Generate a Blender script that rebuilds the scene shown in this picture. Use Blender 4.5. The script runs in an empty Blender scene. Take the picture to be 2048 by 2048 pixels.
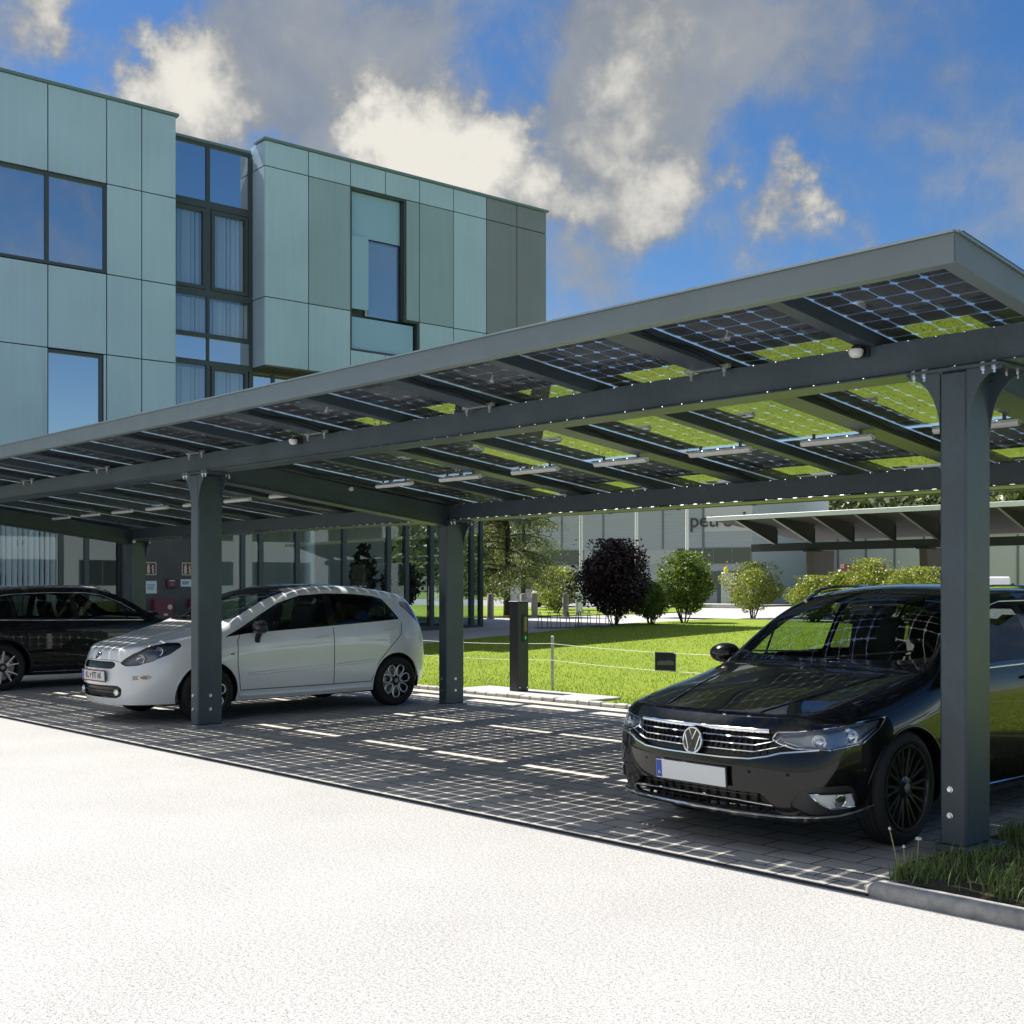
import bpy, bmesh, math, random
import numpy as np
from mathutils import Vector, Matrix
from mathutils.bvhtree import BVHTree
R = math.radians
random.seed(7); rng = np.random.default_rng(7)
scn = bpy.context.scene
COL = scn.collection

# ---------------------------------------------------------------- camera
CAM = Vector((3.1206, -6.272, 1.45)); YAW = R(43.1213); FPX = 2434.0
cd = bpy.data.cameras.new('camera'); cam = bpy.data.objects.new('camera', cd); COL.objects.link(cam)
cam.location = CAM
cam.rotation_euler = (R(90), 0, R(90) - YAW)
cd.sensor_width = 36.0; cd.lens = 36.0 * FPX / 2048.0
cd.shift_x = 0.0; cd.shift_y = (1173.5 - 1024.0) / 2048.0
cd.clip_start = 0.05; cd.clip_end = 6000
scn.camera = cam

# ---------------------------------------------------------------- sun and sky
SUN_TO = Vector((-0.66, -0.035, 1.0)).normalized()
sl = bpy.data.lights.new('sun', 'SUN'); so = bpy.data.objects.new('sun', sl); COL.objects.link(so)
sl.energy = 3.9; sl.angle = R(0.42); sl.color = (1.0, 0.95, 0.86)
so.rotation_euler = SUN_TO.to_track_quat('Z', 'Y').to_euler(); so.location = (0, 0, 60)
scn.view_settings.view_transform = 'Standard'; scn.view_settings.look = 'None'
scn.view_settings.gamma = 1.0; scn.view_settings.use_curve_mapping = False
scn.view_settings.exposure = 1.42
scn.cycles.max_bounces = 8; scn.cycles.transparent_max_bounces = 24
scn.cycles.caustics_reflective = False; scn.cycles.caustics_refractive = False
scn.cycles.use_denoising = True
scn.cycles.sample_clamp_indirect = 6.0

def pix_dir(u, v):                 # world direction seen at a photo pixel (only used for where clouds stand in the sky)
    r = (u - 1024) / FPX; z = -(v - 1173.5) / FPX
    d = Vector((r * math.sin(YAW) - math.cos(YAW), r * math.cos(YAW) + math.sin(YAW), z))
    return d.normalized()

wd = bpy.data.worlds.new('World'); scn.world = wd; wd.use_nodes = True
nt = wd.node_tree; N = nt.nodes; L = nt.links
N.clear()
def wn(t, **k):
    n = N.new(t)
    for a, b in k.items(): setattr(n, a, b)
    return n
out = wn('ShaderNodeOutputWorld'); bg = wn('ShaderNodeBackground')
L.new(bg.outputs[0], out.inputs[0])
sky = wn('ShaderNodeTexSky', sky_type='NISHITA'); sky.sun_disc = False
sky.sun_elevation = math.asin(SUN_TO.z); sky.sun_rotation = math.atan2(SUN_TO.x, SUN_TO.y)
sky.air_density = 1.0; sky.dust_density = 0.35; sky.ozone_density = 2.2; sky.altitude = 500
SKY_STRENGTH = 0.09
hs = wn('ShaderNodeHueSaturation'); hs.inputs['Saturation'].default_value = 1.3; hs.inputs['Value'].default_value = 0.45
hs.inputs['Hue'].default_value = 0.505
L.new(sky.outputs[0], hs.inputs['Color'])
tc = wn('ShaderNodeTexCoord'); DIRV = tc.outputs['Generated']
def vmath(op, a, b=None):
    n = wn('ShaderNodeVectorMath', operation=op)
    L.new(a, n.inputs[0])
    if b is not None:
        if hasattr(b, 'default_value') or hasattr(b, 'links'): L.new(b, n.inputs[1])
        else: n.inputs[1].default_value = b
    return n
def fmath(op, a, b=None, c=None, clamp=False):
    n = wn('ShaderNodeMath', operation=op, use_clamp=clamp)
    for i, x in enumerate((a, b, c)):
        if x is None: continue
        if isinstance(x, (int, float)): n.inputs[i].default_value = x
        else: L.new(x, n.inputs[i])
    return n.outputs[0]
def sstep(x, e0, e1):
    n = wn('ShaderNodeMapRange', interpolation_type='SMOOTHSTEP')
    L.new(x, n.inputs['Value']); n.inputs['From Min'].default_value = e0; n.inputs['From Max'].default_value = e1
    return n.outputs['Result']
def noise(scale, detail=8, rough=0.55, dist=0.0, off=(0, 0, 0), vec=None):
    m = wn('ShaderNodeMapping'); m.inputs['Location'].default_value = off
    L.new(vec if vec is not None else DIRV, m.inputs['Vector'])
    n = wn('ShaderNodeTexNoise'); n.inputs['Scale'].default_value = scale; n.inputs['Detail'].default_value = detail
    n.inputs['Roughness'].default_value = rough; n.inputs['Distortion'].default_value = dist
    L.new(m.outputs[0], n.inputs['Vector'])
    return n
# warp the direction a little so that blob borders are ragged
wz = noise(7.0, 6, 0.6, 0.0, (3, 1, 2)); wz2 = noise(28.0, 6, 0.65, 0.0, (1, 5, 2))
def warp(src, amt):
    s = vmath('SUBTRACT', src.outputs['Color'], (0.5, 0.5, 0.5)); k = vmath('SCALE', s.outputs[0]); k.inputs['Scale'].default_value = amt
    return k.outputs[0]
wv = vmath('ADD', DIRV, warp(wz, 0.16)); wv = vmath('ADD', wv.outputs[0], warp(wz2, 0.05)); WV = wv.outputs[0]
n_big = noise(9.0, 10, 0.58, 0.3, (0.3, 0.7, 0.1))
n_fine = noise(26.0, 8, 0.6, 0.2, (2.3, 0.2, 1.1))
# (u, v, radius in px, weight) cloud masses; bright ones first
BRIGHT = [(345, 195, 120, 1.0), (300, 175, 70, .8), (430, 230, 90, .8), (800, 265, 100, 1.0), (880, 300, 130, 1.1), (960, 350, 130, 1.0), (1030, 330, 80, .8), (760, 240, 60, .7),
          (1120, 390, 60, .6), (1250, 395, 90, .75), (1360, 410, 70, .7), (1590, 370, 75, .85), (1650, 395, 50, .6), (1640, 480, 60, .65), (1560, 490, 50, .5), (1220, 235, 95, .5), (1245, 50, 110, .62), (30, 40, 120, .9), (90, 80, 70, .6), (1475, 385, 30, .6), (1250, 110, 230, .34), (620, 150, 180, .3), (1180, 420, 200, .22), (1630, 430, 130, .15)]
GREY = [(560, 120, 150, .7), (680, 90, 190, .75), (820, 110, 170, .7), (620, 220, 150, .8), (1270, 120, 190, .85), (1330, 30, 190, .75), (1150, 60, 120, .6), (1240, 240, 150, .8), (1480, 30, 150, .4), (1700, 20, 150, .45), (1120, 470, 150, .55), (1180, 600, 110, .5),
        (700, 320, 120, .5), (2010, 450, 120, .4), (1300, 330, 120, .4), (1560, 230, 140, .22), (1750, 220, 190, .25), (1520, 120, 200, .12), (1420, 250, 130, .15), (1680, 80, 180, .15), (1880, 100, 150, .15), (1110, 210, 90, .35), (500, 200, 90, .5), (1950, 180, 130, .25)]
for k in range(44):                # unseen clouds added out of frame, large and many to fill the shade
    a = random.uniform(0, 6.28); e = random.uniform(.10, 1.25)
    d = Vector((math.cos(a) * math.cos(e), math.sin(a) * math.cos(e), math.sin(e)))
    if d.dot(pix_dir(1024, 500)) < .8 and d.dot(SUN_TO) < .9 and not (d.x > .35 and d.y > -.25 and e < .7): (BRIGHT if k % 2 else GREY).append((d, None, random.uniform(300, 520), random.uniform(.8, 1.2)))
for a, e, r_, w_ in ((0., 1.45, 700, 1.0), (1.2, 1.2, 600, .9), (2.6, 1.25, 600, .9), (4.0, 1.15, 650, 1.0), (5.2, 1.2, 600, .9), (4.9, .55, 700, 1.1), (5.4, .35, 600, 1.0), (4.3, .4, 600, 1.0), (3.7, .7, 600, .9), (.22, .30, 330, .42), (.75, .16, 380, .5), (.5, .55, 300, .4)):  # more unseen bright clouds, added for fill light and brighter reflections
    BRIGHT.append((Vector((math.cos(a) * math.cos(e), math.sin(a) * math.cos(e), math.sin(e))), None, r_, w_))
def blobs(lst):
    tot = None
    for u, v, rad, w in lst:
        d = u if v is None else pix_dir(u, v)
        s = vmath('DISTANCE', WV, tuple(d)).outputs['Value']
        m = wn('ShaderNodeMapRange', interpolation_type='SMOOTHSTEP')
        L.new(s, m.inputs['Value'])
        m.inputs['From Min'].default_value = 0; m.inputs['From Max'].default_value = 1.55 * rad / FPX
        m.inputs['To Min'].default_value = w; m.inputs['To Max'].default_value = 0
        tot = m.outputs['Result'] if tot is None else fmath('ADD', tot, m.outputs['Result'])
    return tot
nb = fmath('MULTIPLY', fmath('SUBTRACT', n_big.outputs['Fac'], .5), 1.5)
nf = fmath('MULTIPLY', fmath('SUBTRACT', n_fine.outputs['Fac'], .5), .55)
nn = fmath('ADD', nb, nf)
b_raw = fmath('ADD', blobs(BRIGHT), nn); g_raw = fmath('ADD', blobs(GREY), fmath('MULTIPLY', nn, 1.1))
b_in = fmath('ADD', b_raw, fmath('MULTIPLY', fmath('SUBTRACT', n_fine.outputs['Fac'], .5), 1.6))
m_b = sstep(b_raw, .08, 1.0); m_g = fmath('MULTIPLY', sstep(fmath('ADD', g_raw, fmath('MULTIPLY', nf, .8)), -.08, 1.1), .85)
def mixc(f, a, b):
    n = wn('ShaderNodeMix', data_type='RGBA')
    L.new(f, n.inputs[0])
    for x, s in ((a, n.inputs[6]), (b, n.inputs[7])):
        if isinstance(x, tuple): s.default_value = x + (1,)
        else: L.new(x, s)
    return n.outputs[2]
# cloud radiance in the sky's own units (divided by the background strength)
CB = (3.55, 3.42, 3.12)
CG = mixc(sstep(nn, -.5, .6), (.85, 1.0, 1.22), (1.75, 1.78, 1.76))
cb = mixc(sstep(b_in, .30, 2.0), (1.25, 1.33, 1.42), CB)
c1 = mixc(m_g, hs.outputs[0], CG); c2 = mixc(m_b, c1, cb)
sd_ = vmath('DOT_PRODUCT', DIRV, tuple(SUN_TO)).outputs['Value']            # glow added around the unseen sun, brightens mirrored panel lines and fill
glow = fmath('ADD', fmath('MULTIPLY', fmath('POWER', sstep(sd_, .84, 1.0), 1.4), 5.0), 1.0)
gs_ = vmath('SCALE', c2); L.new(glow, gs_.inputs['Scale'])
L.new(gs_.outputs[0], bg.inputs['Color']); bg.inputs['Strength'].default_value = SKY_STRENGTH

# ---------------------------------------------------------------- helpers: materials
MATS = {}
def mat(name, col, rough=.5, metal=0., coat=0., spec=.5, var=0., vscale=6., bump=0., bscale=60., coat_rough=.03, aniso=None, var2=0., v2scale=.7, detail=6):
    if name in MATS: return MATS[name]
    m = bpy.data.materials.new(name); m.use_nodes = True
    t = m.node_tree; p = t.nodes['Principled BSDF']
    p.inputs['Base Color'].default_value = (*col, 1); p.inputs['Roughness'].default_value = rough
    p.inputs['Metallic'].default_value = metal; p.inputs['Coat Weight'].default_value = coat; p.inputs['Coat Roughness'].default_value = coat_rough
    p.inputs['Specular IOR Level'].default_value = spec
    if var or bump or var2:
        c = t.nodes.new('ShaderNodeTexCoord')
        def nz(s, d=6):
            n = t.nodes.new('ShaderNodeTexNoise'); n.inputs['Scale'].default_value = s; n.inputs['Detail'].default_value = d
            t.links.new(c.outputs['Object'], n.inputs['Vector']); return n
        prev = None
        for v, s in ((var, vscale), (var2, v2scale)):
            if not v: continue
            n = nz(s, detail); mr = t.nodes.new('ShaderNodeMapRange'); t.links.new(n.outputs['Fac'], mr.inputs[0])
            mr.inputs[1].default_value = .3; mr.inputs[2].default_value = .7
            mr.inputs[3].default_value = 1 - v; mr.inputs[4].default_value = 1 + v
            mx = t.nodes.new('ShaderNodeVectorMath'); mx.operation = 'SCALE'
            if prev is None: mx.inputs[0].default_value = col
            else: t.links.new(prev, mx.inputs[0])
            t.links.new(mr.outputs[0], mx.inputs['Scale']); prev = mx.outputs[0]
        if prev is not None: t.links.new(prev, p.inputs['Base Color'])
        if bump:
            n = nz(bscale); b = t.nodes.new('ShaderNodeBump'); b.inputs['Strength'].default_value = bump; b.inputs['Distance'].default_value = .01
            t.links.new(n.outputs['Fac'], b.inputs['Height']); t.links.new(b.outputs[0], p.inputs['Normal'])
    MATS[name] = m; return m

def glass(name, tint=(.75, .8, .8), trans=.9, rough=.0, f0=.03, boost=0., dust=0.):
    """thin clear sheet: see-through, with a mirror share that grows towards grazing angles (Schlick), the same from both sides"""
    if name in MATS: return MATS[name]
    m = bpy.data.materials.new(name); m.use_nodes = True; t = m.node_tree; t.nodes.clear()
    o = t.nodes.new('ShaderNodeOutputMaterial'); mx = t.nodes.new('ShaderNodeMixShader')
    ge = t.nodes.new('ShaderNodeNewGeometry'); d = t.nodes.new('ShaderNodeVectorMath'); d.operation = 'DOT_PRODUCT'
    t.links.new(ge.outputs['Incoming'], d.inputs[0]); t.links.new(ge.outputs['Normal'], d.inputs[1])
    def M(op, a, b):
        n = t.nodes.new('ShaderNodeMath'); n.operation = op; n.use_clamp = op != 'POWER'
        for i, x in enumerate((a, b)):
            if x is None: continue
            if isinstance(x, (int, float)): n.inputs[i].default_value = x
            else: t.links.new(x, n.inputs[i])
        return n.outputs[0]
    c = M('ABSOLUTE', d.outputs['Value'], None); q = M('POWER', M('SUBTRACT', 1., c), 5.)
    fac = M('ADD', M('MULTIPLY', q, 1 - f0 - boost), f0 + boost)
    tr = t.nodes.new('ShaderNodeBsdfTransparent'); tr.inputs[0].default_value = (*[x * trans for x in tint], 1)
    g = t.nodes.new('ShaderNodeBsdfGlossy'); g.inputs['Roughness'].default_value = rough; g.inputs[0].default_value = (1, 1, 1, 1)
    t.links.new(fac, mx.inputs[0]); t.links.new(tr.outputs[0], mx.inputs[1]); t.links.new(g.outputs[0], mx.inputs[2]); t.links.new(mx.outputs[0], o.inputs[0])
    if dust:
        df = t.nodes.new('ShaderNodeBsdfDiffuse'); df.inputs[0].default_value = (.55, .56, .57, 1); m2 = t.nodes.new('ShaderNodeMixShader'); m2.inputs[0].default_value = dust
        t.links.new(mx.outputs[0], m2.inputs[1]); t.links.new(df.outputs[0], m2.inputs[2]); t.links.new(m2.outputs[0], o.inputs[0])
    MATS[name] = m; return m

# ---------------------------------------------------------------- helpers: meshes
class MB:
    def __init__(s): s.v = []; s.f = []; s.mi = []; s.cur = 0
    def add(s, vs, fs):
        o = len(s.v); s.v += [tuple(x) for x in vs]; s.f += [tuple(i + o for i in f) for f in fs]; s.mi += [s.cur] * len(fs); return s
    def box(s, x0, x1, y0, y1, z0, z1):
        v = [(x, y, z) for z in (z0, z1) for y in (y0, y1) for x in (x0, x1)]
        return s.add(v, [(0, 2, 3, 1), (4, 5, 7, 6), (0, 1, 5, 4), (2, 6, 7, 3), (0, 4, 6, 2), (1, 3, 7, 5)])
    def obox(s, c, ax, ay, az):
        c, ax, ay, az = map(Vector, (c, ax, ay, az))
        v = [c + ax * i + ay * j + az * k for k in (-1, 1) for j in (-1, 1) for i in (-1, 1)]
        return s.add(v, [(0, 2, 3, 1), (4, 5, 7, 6), (0, 1, 5, 4), (2, 6, 7, 3), (0, 4, 6, 2), (1, 3, 7, 5)])
    def quad(s, *p): return s.add(p, [tuple(range(len(p)))])
    def prism(s, poly, o, u, v, w):          # 2-D polygon in (u, v) at o, extruded along w
        o, u, v, w = map(Vector, (o, u, v, w)); n = len(poly)
        a = [o + u * p[0] + v * p[1] for p in poly]; b = [q + w for q in a]
        return s.add(a + b, [tuple(range(n))[::-1], tuple(range(n, 2 * n))] + [(i, (i + 1) % n, n + (i + 1) % n, n + i) for i in range(n)])
    def tube(s, pts, r, n=8, cap=True, closed=False):
        pts = [Vector(p) for p in pts]; m = len(pts); rr = r if isinstance(r, (list, tuple)) else [r] * m
        vs = []; up0 = None
        for i, p in enumerate(pts):
            if closed: t = (pts[(i + 1) % m] - pts[i - 1])
            else: t = (pts[min(i + 1, m - 1)] - pts[max(i - 1, 0)])
            t = t.normalized() if t.length else Vector((0, 0, 1))
            if up0 is None: up0 = Vector((0, 0, 1)) if abs(t.z) < .9 else Vector((1, 0, 0))
            a = t.cross(up0).normalized(); b = a.cross(t).normalized(); up0 = b
            vs += [p + (a * math.cos(2 * math.pi * k / n) + b * math.sin(2 * math.pi * k / n)) * rr[i] for k in range(n)]
        fs = []
        for i in range(m if closed else m - 1):
            j = (i + 1) % m
            fs += [(i * n + k, i * n + (k + 1) % n, j * n + (k + 1) % n, j * n + k) for k in range(n)]
        if cap and not closed: fs += [tuple(range(n))[::-1], tuple((m - 1) * n + k for k in range(n))]
        return s.add(vs, fs)
    def lathe(s, prof, o, axis, n=24, cap=False):   # prof: (radius, along axis)
        o = Vector(o); ax = Vector(axis).normalized(); a = ax.orthogonal().normalized(); b = ax.cross(a)
        vs = [o + ax * h + (a * math.cos(2 * math.pi * k / n) + b * math.sin(2 * math.pi * k / n)) * r for r, h in prof for k in range(n)]
        m = len(prof)
        fs = [(i * n + k, i * n + (k + 1) % n, (i + 1) * n + (k + 1) % n, (i + 1) * n + k) for i in range(m - 1) for k in range(n)]
        if cap: fs += [tuple(range(n))[::-1], tuple((m - 1) * n + k for k in range(n))]
        return s.add(vs, fs)
    def build(s, name, mats, parent=None, loc=None, smooth=False, bevel=0., fix=True, ang=35):
        me = bpy.data.meshes.new(name); me.from_pydata(s.v, [], s.f)
        mats = mats if isinstance(mats, (list, tuple)) else [mats]
        for m in mats: me.materials.append(m)
        if len(mats) > 1: me.polygons.foreach_set('material_index', s.mi)
        if fix or bevel:
            bm = bmesh.new(); bm.from_mesh(me)
            if bevel:
                es = [e for e in bm.edges if len(e.link_faces) == 2 and e.calc_face_angle(0) > R(30)]
                bmesh.ops.bevel(bm, geom=es, offset=bevel, segments=1, affect='EDGES', profile=.5, clamp_overlap=True)
            bmesh.ops.recalc_face_normals(bm, faces=bm.faces); bm.to_mesh(me); bm.free()
        if smooth:
            me.polygons.foreach_set('use_smooth', [True] * len(me.polygons))
            me.set_sharp_from_angle(angle=R(ang))
        me.update()
        return link(name, me, parent, loc)
def link(name, me, parent=None, loc=None):
    o = bpy.data.objects.new(name, me); COL.objects.link(o)
    if parent is not None: o.parent = parent
    if loc is not None: o.location = loc
    return o
def tag(o, label, cat, group=None):
    o['label'] = label; o['category'] = cat
    if group: o['group'] = group
    return o
def kind(o, k): o['kind'] = k; return o
def thing(name, label, cat, loc=(0, 0, 0), rz=0., group=None):
    o = bpy.data.objects.new(name, None); COL.objects.link(o); o.location = loc; o.rotation_euler = (0, 0, rz); o.empty_display_size = .2
    return tag(o, label, cat, group)
def copy_tree(o, parent=None):
    c = o.copy(); COL.objects.link(c)
    if parent is not None: c.parent = parent
    for ch in list(o.children): copy_tree(ch, c)
    return c
def text_mesh(s, size, depth=.004, font_scale_x=1., bold=0.):
    cu = bpy.data.curves.new('lettering', 'FONT'); cu.body = s; cu.size = size; cu.extrude = depth; cu.align_x = 'CENTER'; cu.align_y = 'CENTER'; cu.offset = bold
    t = bpy.data.objects.new('lettering', cu); COL.objects.link(t)
    me = bpy.data.meshes.new_from_object(t.evaluated_get(bpy.context.evaluated_depsgraph_get()))
    bpy.data.objects.remove(t); bpy.data.curves.remove(cu)
    for v in me.vertices: v.co.x *= font_scale_x
    return me
def put_text(s, size, o, ux, uy, material, parent=None, depth=.004, name='lettering', sx=1., bold=0.):
    me = text_mesh(s, size, depth, sx, bold); me.materials.clear(); me.materials.append(material)
    ux = Vector(ux).normalized(); uy = Vector(uy).normalized(); uz = ux.cross(uy)
    M = Matrix((ux, uy, uz)).transposed().to_4x4(); M.translation = Vector(o); me.transform(M)
    return link(name, me, parent)
def ground_h(x, y):
    t = min(max(y - 6.4, 0) * .033, .42); return t
# ---------------------------------------------------------------- materials
M_steel = mat('anthracite_powder_coat', (.054, .076, .096), .36, spec=.5, var=.08, vscale=30, bump=.06, bscale=900, var2=.16, v2scale=2.2)
M_fascia = mat('anthracite_fascia', (.15, .185, .20), .38, var=.06, vscale=4)
M_lip = mat('lip_metal', (.30, .36, .37), .32, metal=.6)
M_bolt = mat('zinc_bolt', (.75, .77, .8), .25, metal=1.)
M_cell = mat('solar_cell', (.010, .014, .024), .35, spec=.4)
M_conc = mat('concrete', (.36, .36, .34), .9, var=.15, vscale=8, bump=.5, bscale=80)
M_black = mat('black_plastic', (.012, .012, .013), .5)
M_dark = mat('dark_rubber', (.018, .018, .019), .8)
M_alu = mat('aluminium', (.72, .74, .76), .3, metal=1.)
M_white = mat('white_paint', (.78, .79, .78), .45)
M_pglass = glass('panel_glass', (.97, .98, .98), .985, .0, .025, 0., .035)

def ground_mats():
    def base(name):
        m = bpy.data.materials.new(name); m.use_nodes = True; t = m.node_tree; p = t.nodes['Principled BSDF']; c = t.nodes.new('ShaderNodeTexCoord')
        p.inputs['Roughness'].default_value = .9; p.inputs['Specular IOR Level'].default_value = .2
        def nz(s, d=4, r=.6, vec=None):
            n = t.nodes.new('ShaderNodeTexNoise'); n.inputs['Scale'].default_value = s; n.inputs['Detail'].default_value = d; n.inputs['Roughness'].default_value = r
            t.links.new(vec or c.outputs['Object'], n.inputs['Vector']); return n.outputs['Fac']
        def ramp(x, stops):
            r = t.nodes.new('ShaderNodeValToRGB'); t.links.new(x, r.inputs[0]); e = r.color_ramp.elements
            while len(e) < len(stops): e.new(.5)
            for q, (pos, col) in zip(e, stops): q.position = pos; q.color = (*col, 1) if len(col) == 3 else col
            return r.outputs[0]
        def mul(a, b):
            n = t.nodes.new('ShaderNodeMix'); n.data_type = 'RGBA'; n.blend_type = 'MULTIPLY'; n.inputs[0].default_value = 1
            t.links.new(a, n.inputs[6]); t.links.new(b, n.inputs[7]); return n.outputs[2]
        def bump(h, st, d=.01):
            b = t.nodes.new('ShaderNodeBump'); b.inputs['Strength'].default_value = st; b.inputs['Distance'].default_value = d
            t.links.new(h, b.inputs['Height']); t.links.new(b.outputs[0], p.inputs['Normal'])
        return m, t, p, c, nz, ramp, mul, bump
    # pale gravel road
    m, t, p, c, nz, ramp, mul, bump = base('pale_gravel')
    a = ramp(nz(60, 3, .65), [(.30, (.19, .193, .195)), (.42, (.32, .321, .32)), (.52, (.375, .373, .368)), (.75, (.43, .427, .42))])
    b = ramp(nz(.7, 5, .6), [(.3, (.90, .90, .905)), (.62, (1, 1, 1))])
    d = ramp(nz(150, 2, .55), [(.36, (.25, .25, .26)), (.45, (.95, .95, .95)), (1, (1, 1, 1))])
    t.links.new(mul(mul(a, b), d), p.inputs['Base Color']); bump(nz(90, 3), .2, .004)
    MATS['gravel'] = m
    # pavers
    m, t, p, c, nz, ramp, mul, bump = base('paver_blocks')
    br = t.nodes.new('ShaderNodeTexBrick'); t.links.new(c.outputs['Object'], br.inputs['Vector'])
    br.inputs['Scale'].default_value = 1.0; br.inputs['Brick Width'].default_value = .30; br.inputs['Row Height'].default_value = .20; br.inputs['Mortar Size'].default_value = .006; br.inputs['Mortar Smooth'].default_value = .3
    br.inputs['Color1'].default_value = (.53, .50, .455, 1); br.inputs['Color2'].default_value = (.44, .42, .39, 1); br.inputs['Mortar'].default_value = (.07, .068, .06, 1); br.inputs['Bias'].default_value = -.2
    b = ramp(nz(1.3, 5, .6), [(.3, (.78, .78, .8)), (.7, (1.05, 1.04, 1.0))]); d = ramp(nz(130, 3, .6), [(.35, (.75, .75, .75)), (.6, (1.05, 1.05, 1.05))])
    t.links.new(mul(mul(br.outputs['Color'], b), d), p.inputs['Base Color'])
    inv = t.nodes.new('ShaderNodeMath'); inv.operation = 'SUBTRACT'; inv.inputs[0].default_value = 1; t.links.new(br.outputs['Fac'], inv.inputs[1]); bump(inv.outputs[0], .8, .006)
    MATS['pavers'] = m
    # lawn soil / grass sheet
    m, t, p, c, nz, ramp, mul, bump = base('short_grass')
    a = ramp(nz(38, 4, .7), [(.28, (.125, .185, .013)), (.5, (.175, .245, .018)), (.72, (.24, .305, .03))])
    b = ramp(nz(.55, 5, .65), [(.3, (.80, .86, .8)), (.7, (1.12, 1.05, 1.0))])
    t.links.new(mul(a, b), p.inputs['Base Color']); bump(nz(60, 4), .9, .03)
    MATS['grass'] = m
    m, t, p, c, nz, ramp, mul, bump = base('soil')
    t.links.new(ramp(nz(30, 5, .7), [(.3, (.035, .034, .02)), (.6, (.075, .066, .045)), (.8, (.13, .115, .09))]), p.inputs['Base Color']); bump(nz(60, 4), .9, .03)
    MATS['soil'] = m
    m, t, p, c, nz, ramp, mul, bump = base('meadow')
    a = ramp(nz(.25, 6, .65), [(.3, (.075, .12, .02)), (.7, (.14, .19, .035))]); t.links.new(a, p.inputs['Base Color'])
    MATS['meadow'] = m
    m, t, p, c, nz, ramp, mul, bump = base('path_asphalt')
    a = ramp(nz(60, 3, .6), [(.3, (.32, .32, .31)), (.7, (.46, .45, .43))]); b = ramp(nz(.5, 5, .6), [(.3, (.85, .85, .87)), (.7, (1, 1, 1))])
    t.links.new(mul(a, b), p.inputs['Base Color']); bump(nz(90, 3), .3, .005)
    MATS['path'] = m
    def blade(name, c0, c1, trans=.35):
        m = bpy.data.materials.new(name); m.use_nodes = True; t = m.node_tree; t.nodes.clear()
        o = t.nodes.new('ShaderNodeOutputMaterial'); oi = t.nodes.new('ShaderNodeAttribute'); oi.attribute_name = 'tone'
        mx = t.nodes.new('ShaderNodeMix'); mx.data_type = 'RGBA'; mx.inputs[6].default_value = (*c0, 1); mx.inputs[7].default_value = (*c1, 1)
        t.links.new(oi.outputs['Fac'], mx.inputs[0])
        d = t.nodes.new('ShaderNodeBsdfDiffuse'); tl = t.nodes.new('ShaderNodeBsdfTranslucent'); ms = t.nodes.new('ShaderNodeMixShader'); ms.inputs[0].default_value = trans
        t.links.new(mx.outputs[2], d.inputs[0]); t.links.new(mx.outputs[2], tl.inputs[0]); t.links.new(d.outputs[0], ms.inputs[1]); t.links.new(tl.outputs[0], ms.inputs[2])
        g = t.nodes.new('ShaderNodeBsdfGlossy'); g.inputs['Roughness'].default_value = .45; ms2 = t.nodes.new('ShaderNodeMixShader'); ms2.inputs[0].default_value = .05
        t.links.new(ms.outputs[0], ms2.inputs[1]); t.links.new(g.outputs[0], ms2.inputs[2]); t.links.new(ms2.outputs[0], o.inputs[0])
        MATS[name] = m; return m
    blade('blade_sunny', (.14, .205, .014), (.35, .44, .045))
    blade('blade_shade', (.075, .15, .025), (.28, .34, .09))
    blade('leaf_purple', (.012, .006, .010), (.065, .026, .038), .25)
    blade('leaf_green', (.045, .09, .010), (.20, .27, .03), .42)
    blade('leaf_lime', (.13, .18, .02), (.40, .42, .07), .45)
    blade('leaf_olive', (.08, .11, .03), (.30, .33, .12), .4)
    blade('leaf_house', (.008, .018, .008), (.03, .055, .02), .25)
    blade('leaf_wood', (.030, .050, .014), (.15, .18, .045), .3)
ground_mats()
# ---------------------------------------------------------------- ground, road, pavement, lawn
def sheet(name, poly, z, m, dens=None, zf=None):
    mb = MB(); mb.quad(*[(x, y, (zf(x, y) if zf else 0) + z) for x, y in poly])
    return mb.build(name, m, fix=False)
def gridsheet(name, xs, ys, m, zf):
    mb = MB(); nx, ny = len(xs), len(ys)
    mb.add([(x, y, zf(x, y)) for y in ys for x in xs], [(j * nx + i, j * nx + i + 1, (j + 1) * nx + i + 1, (j + 1) * nx + i) for j in range(ny - 1) for i in range(nx - 1)])
    return mb.build(name, m, fix=False)
YE = -1.13
kind(gridsheet('ground', [-2500, -400, -120, -40, 0, 40, 120, 400, 2500], [-400, 4.6, 6.4, 12, 19.13, 60, 200, 600, 2500], MATS['meadow'], lambda x, y: ground_h(x, y) - .06), 'structure')
kind(sheet('road', [(-60, -60), (60, -60), (60, YE - .03), (-60, YE - .03)], 0., MATS['gravel']), 'structure')
kind(sheet('pavement', [(-22.4, YE), (.13, YE), (.02, -.75), (-.03, -.4), (-.03, 4.52), (-22.4, 4.52)], .004, MATS['pavers']), 'structure')
mb = MB(); mb.box(-22.4, .08, YE - .034, YE - .002, -.05, .002)  # dark strip along the road edge of the pavement
kind(mb.build('edge_strip', mat('edge_strip_dark', (.035, .037, .04), .8, var=.6, vscale=60)), 'structure')
# edging stones between the pavement and the lawn: one course, stone by stone pattern inside it
mb = MB(); x = -22.3
while x < -.2:
    l = random.uniform(.19, .23); z = .055 + random.uniform(-.006, .006)
    mb.box(x, x + l - .012, 4.525 + random.uniform(-.006, .006), 4.635, -.05, z); x += l
kind(mb.build('kerb', M_conc, bevel=.012), 'structure')
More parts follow.
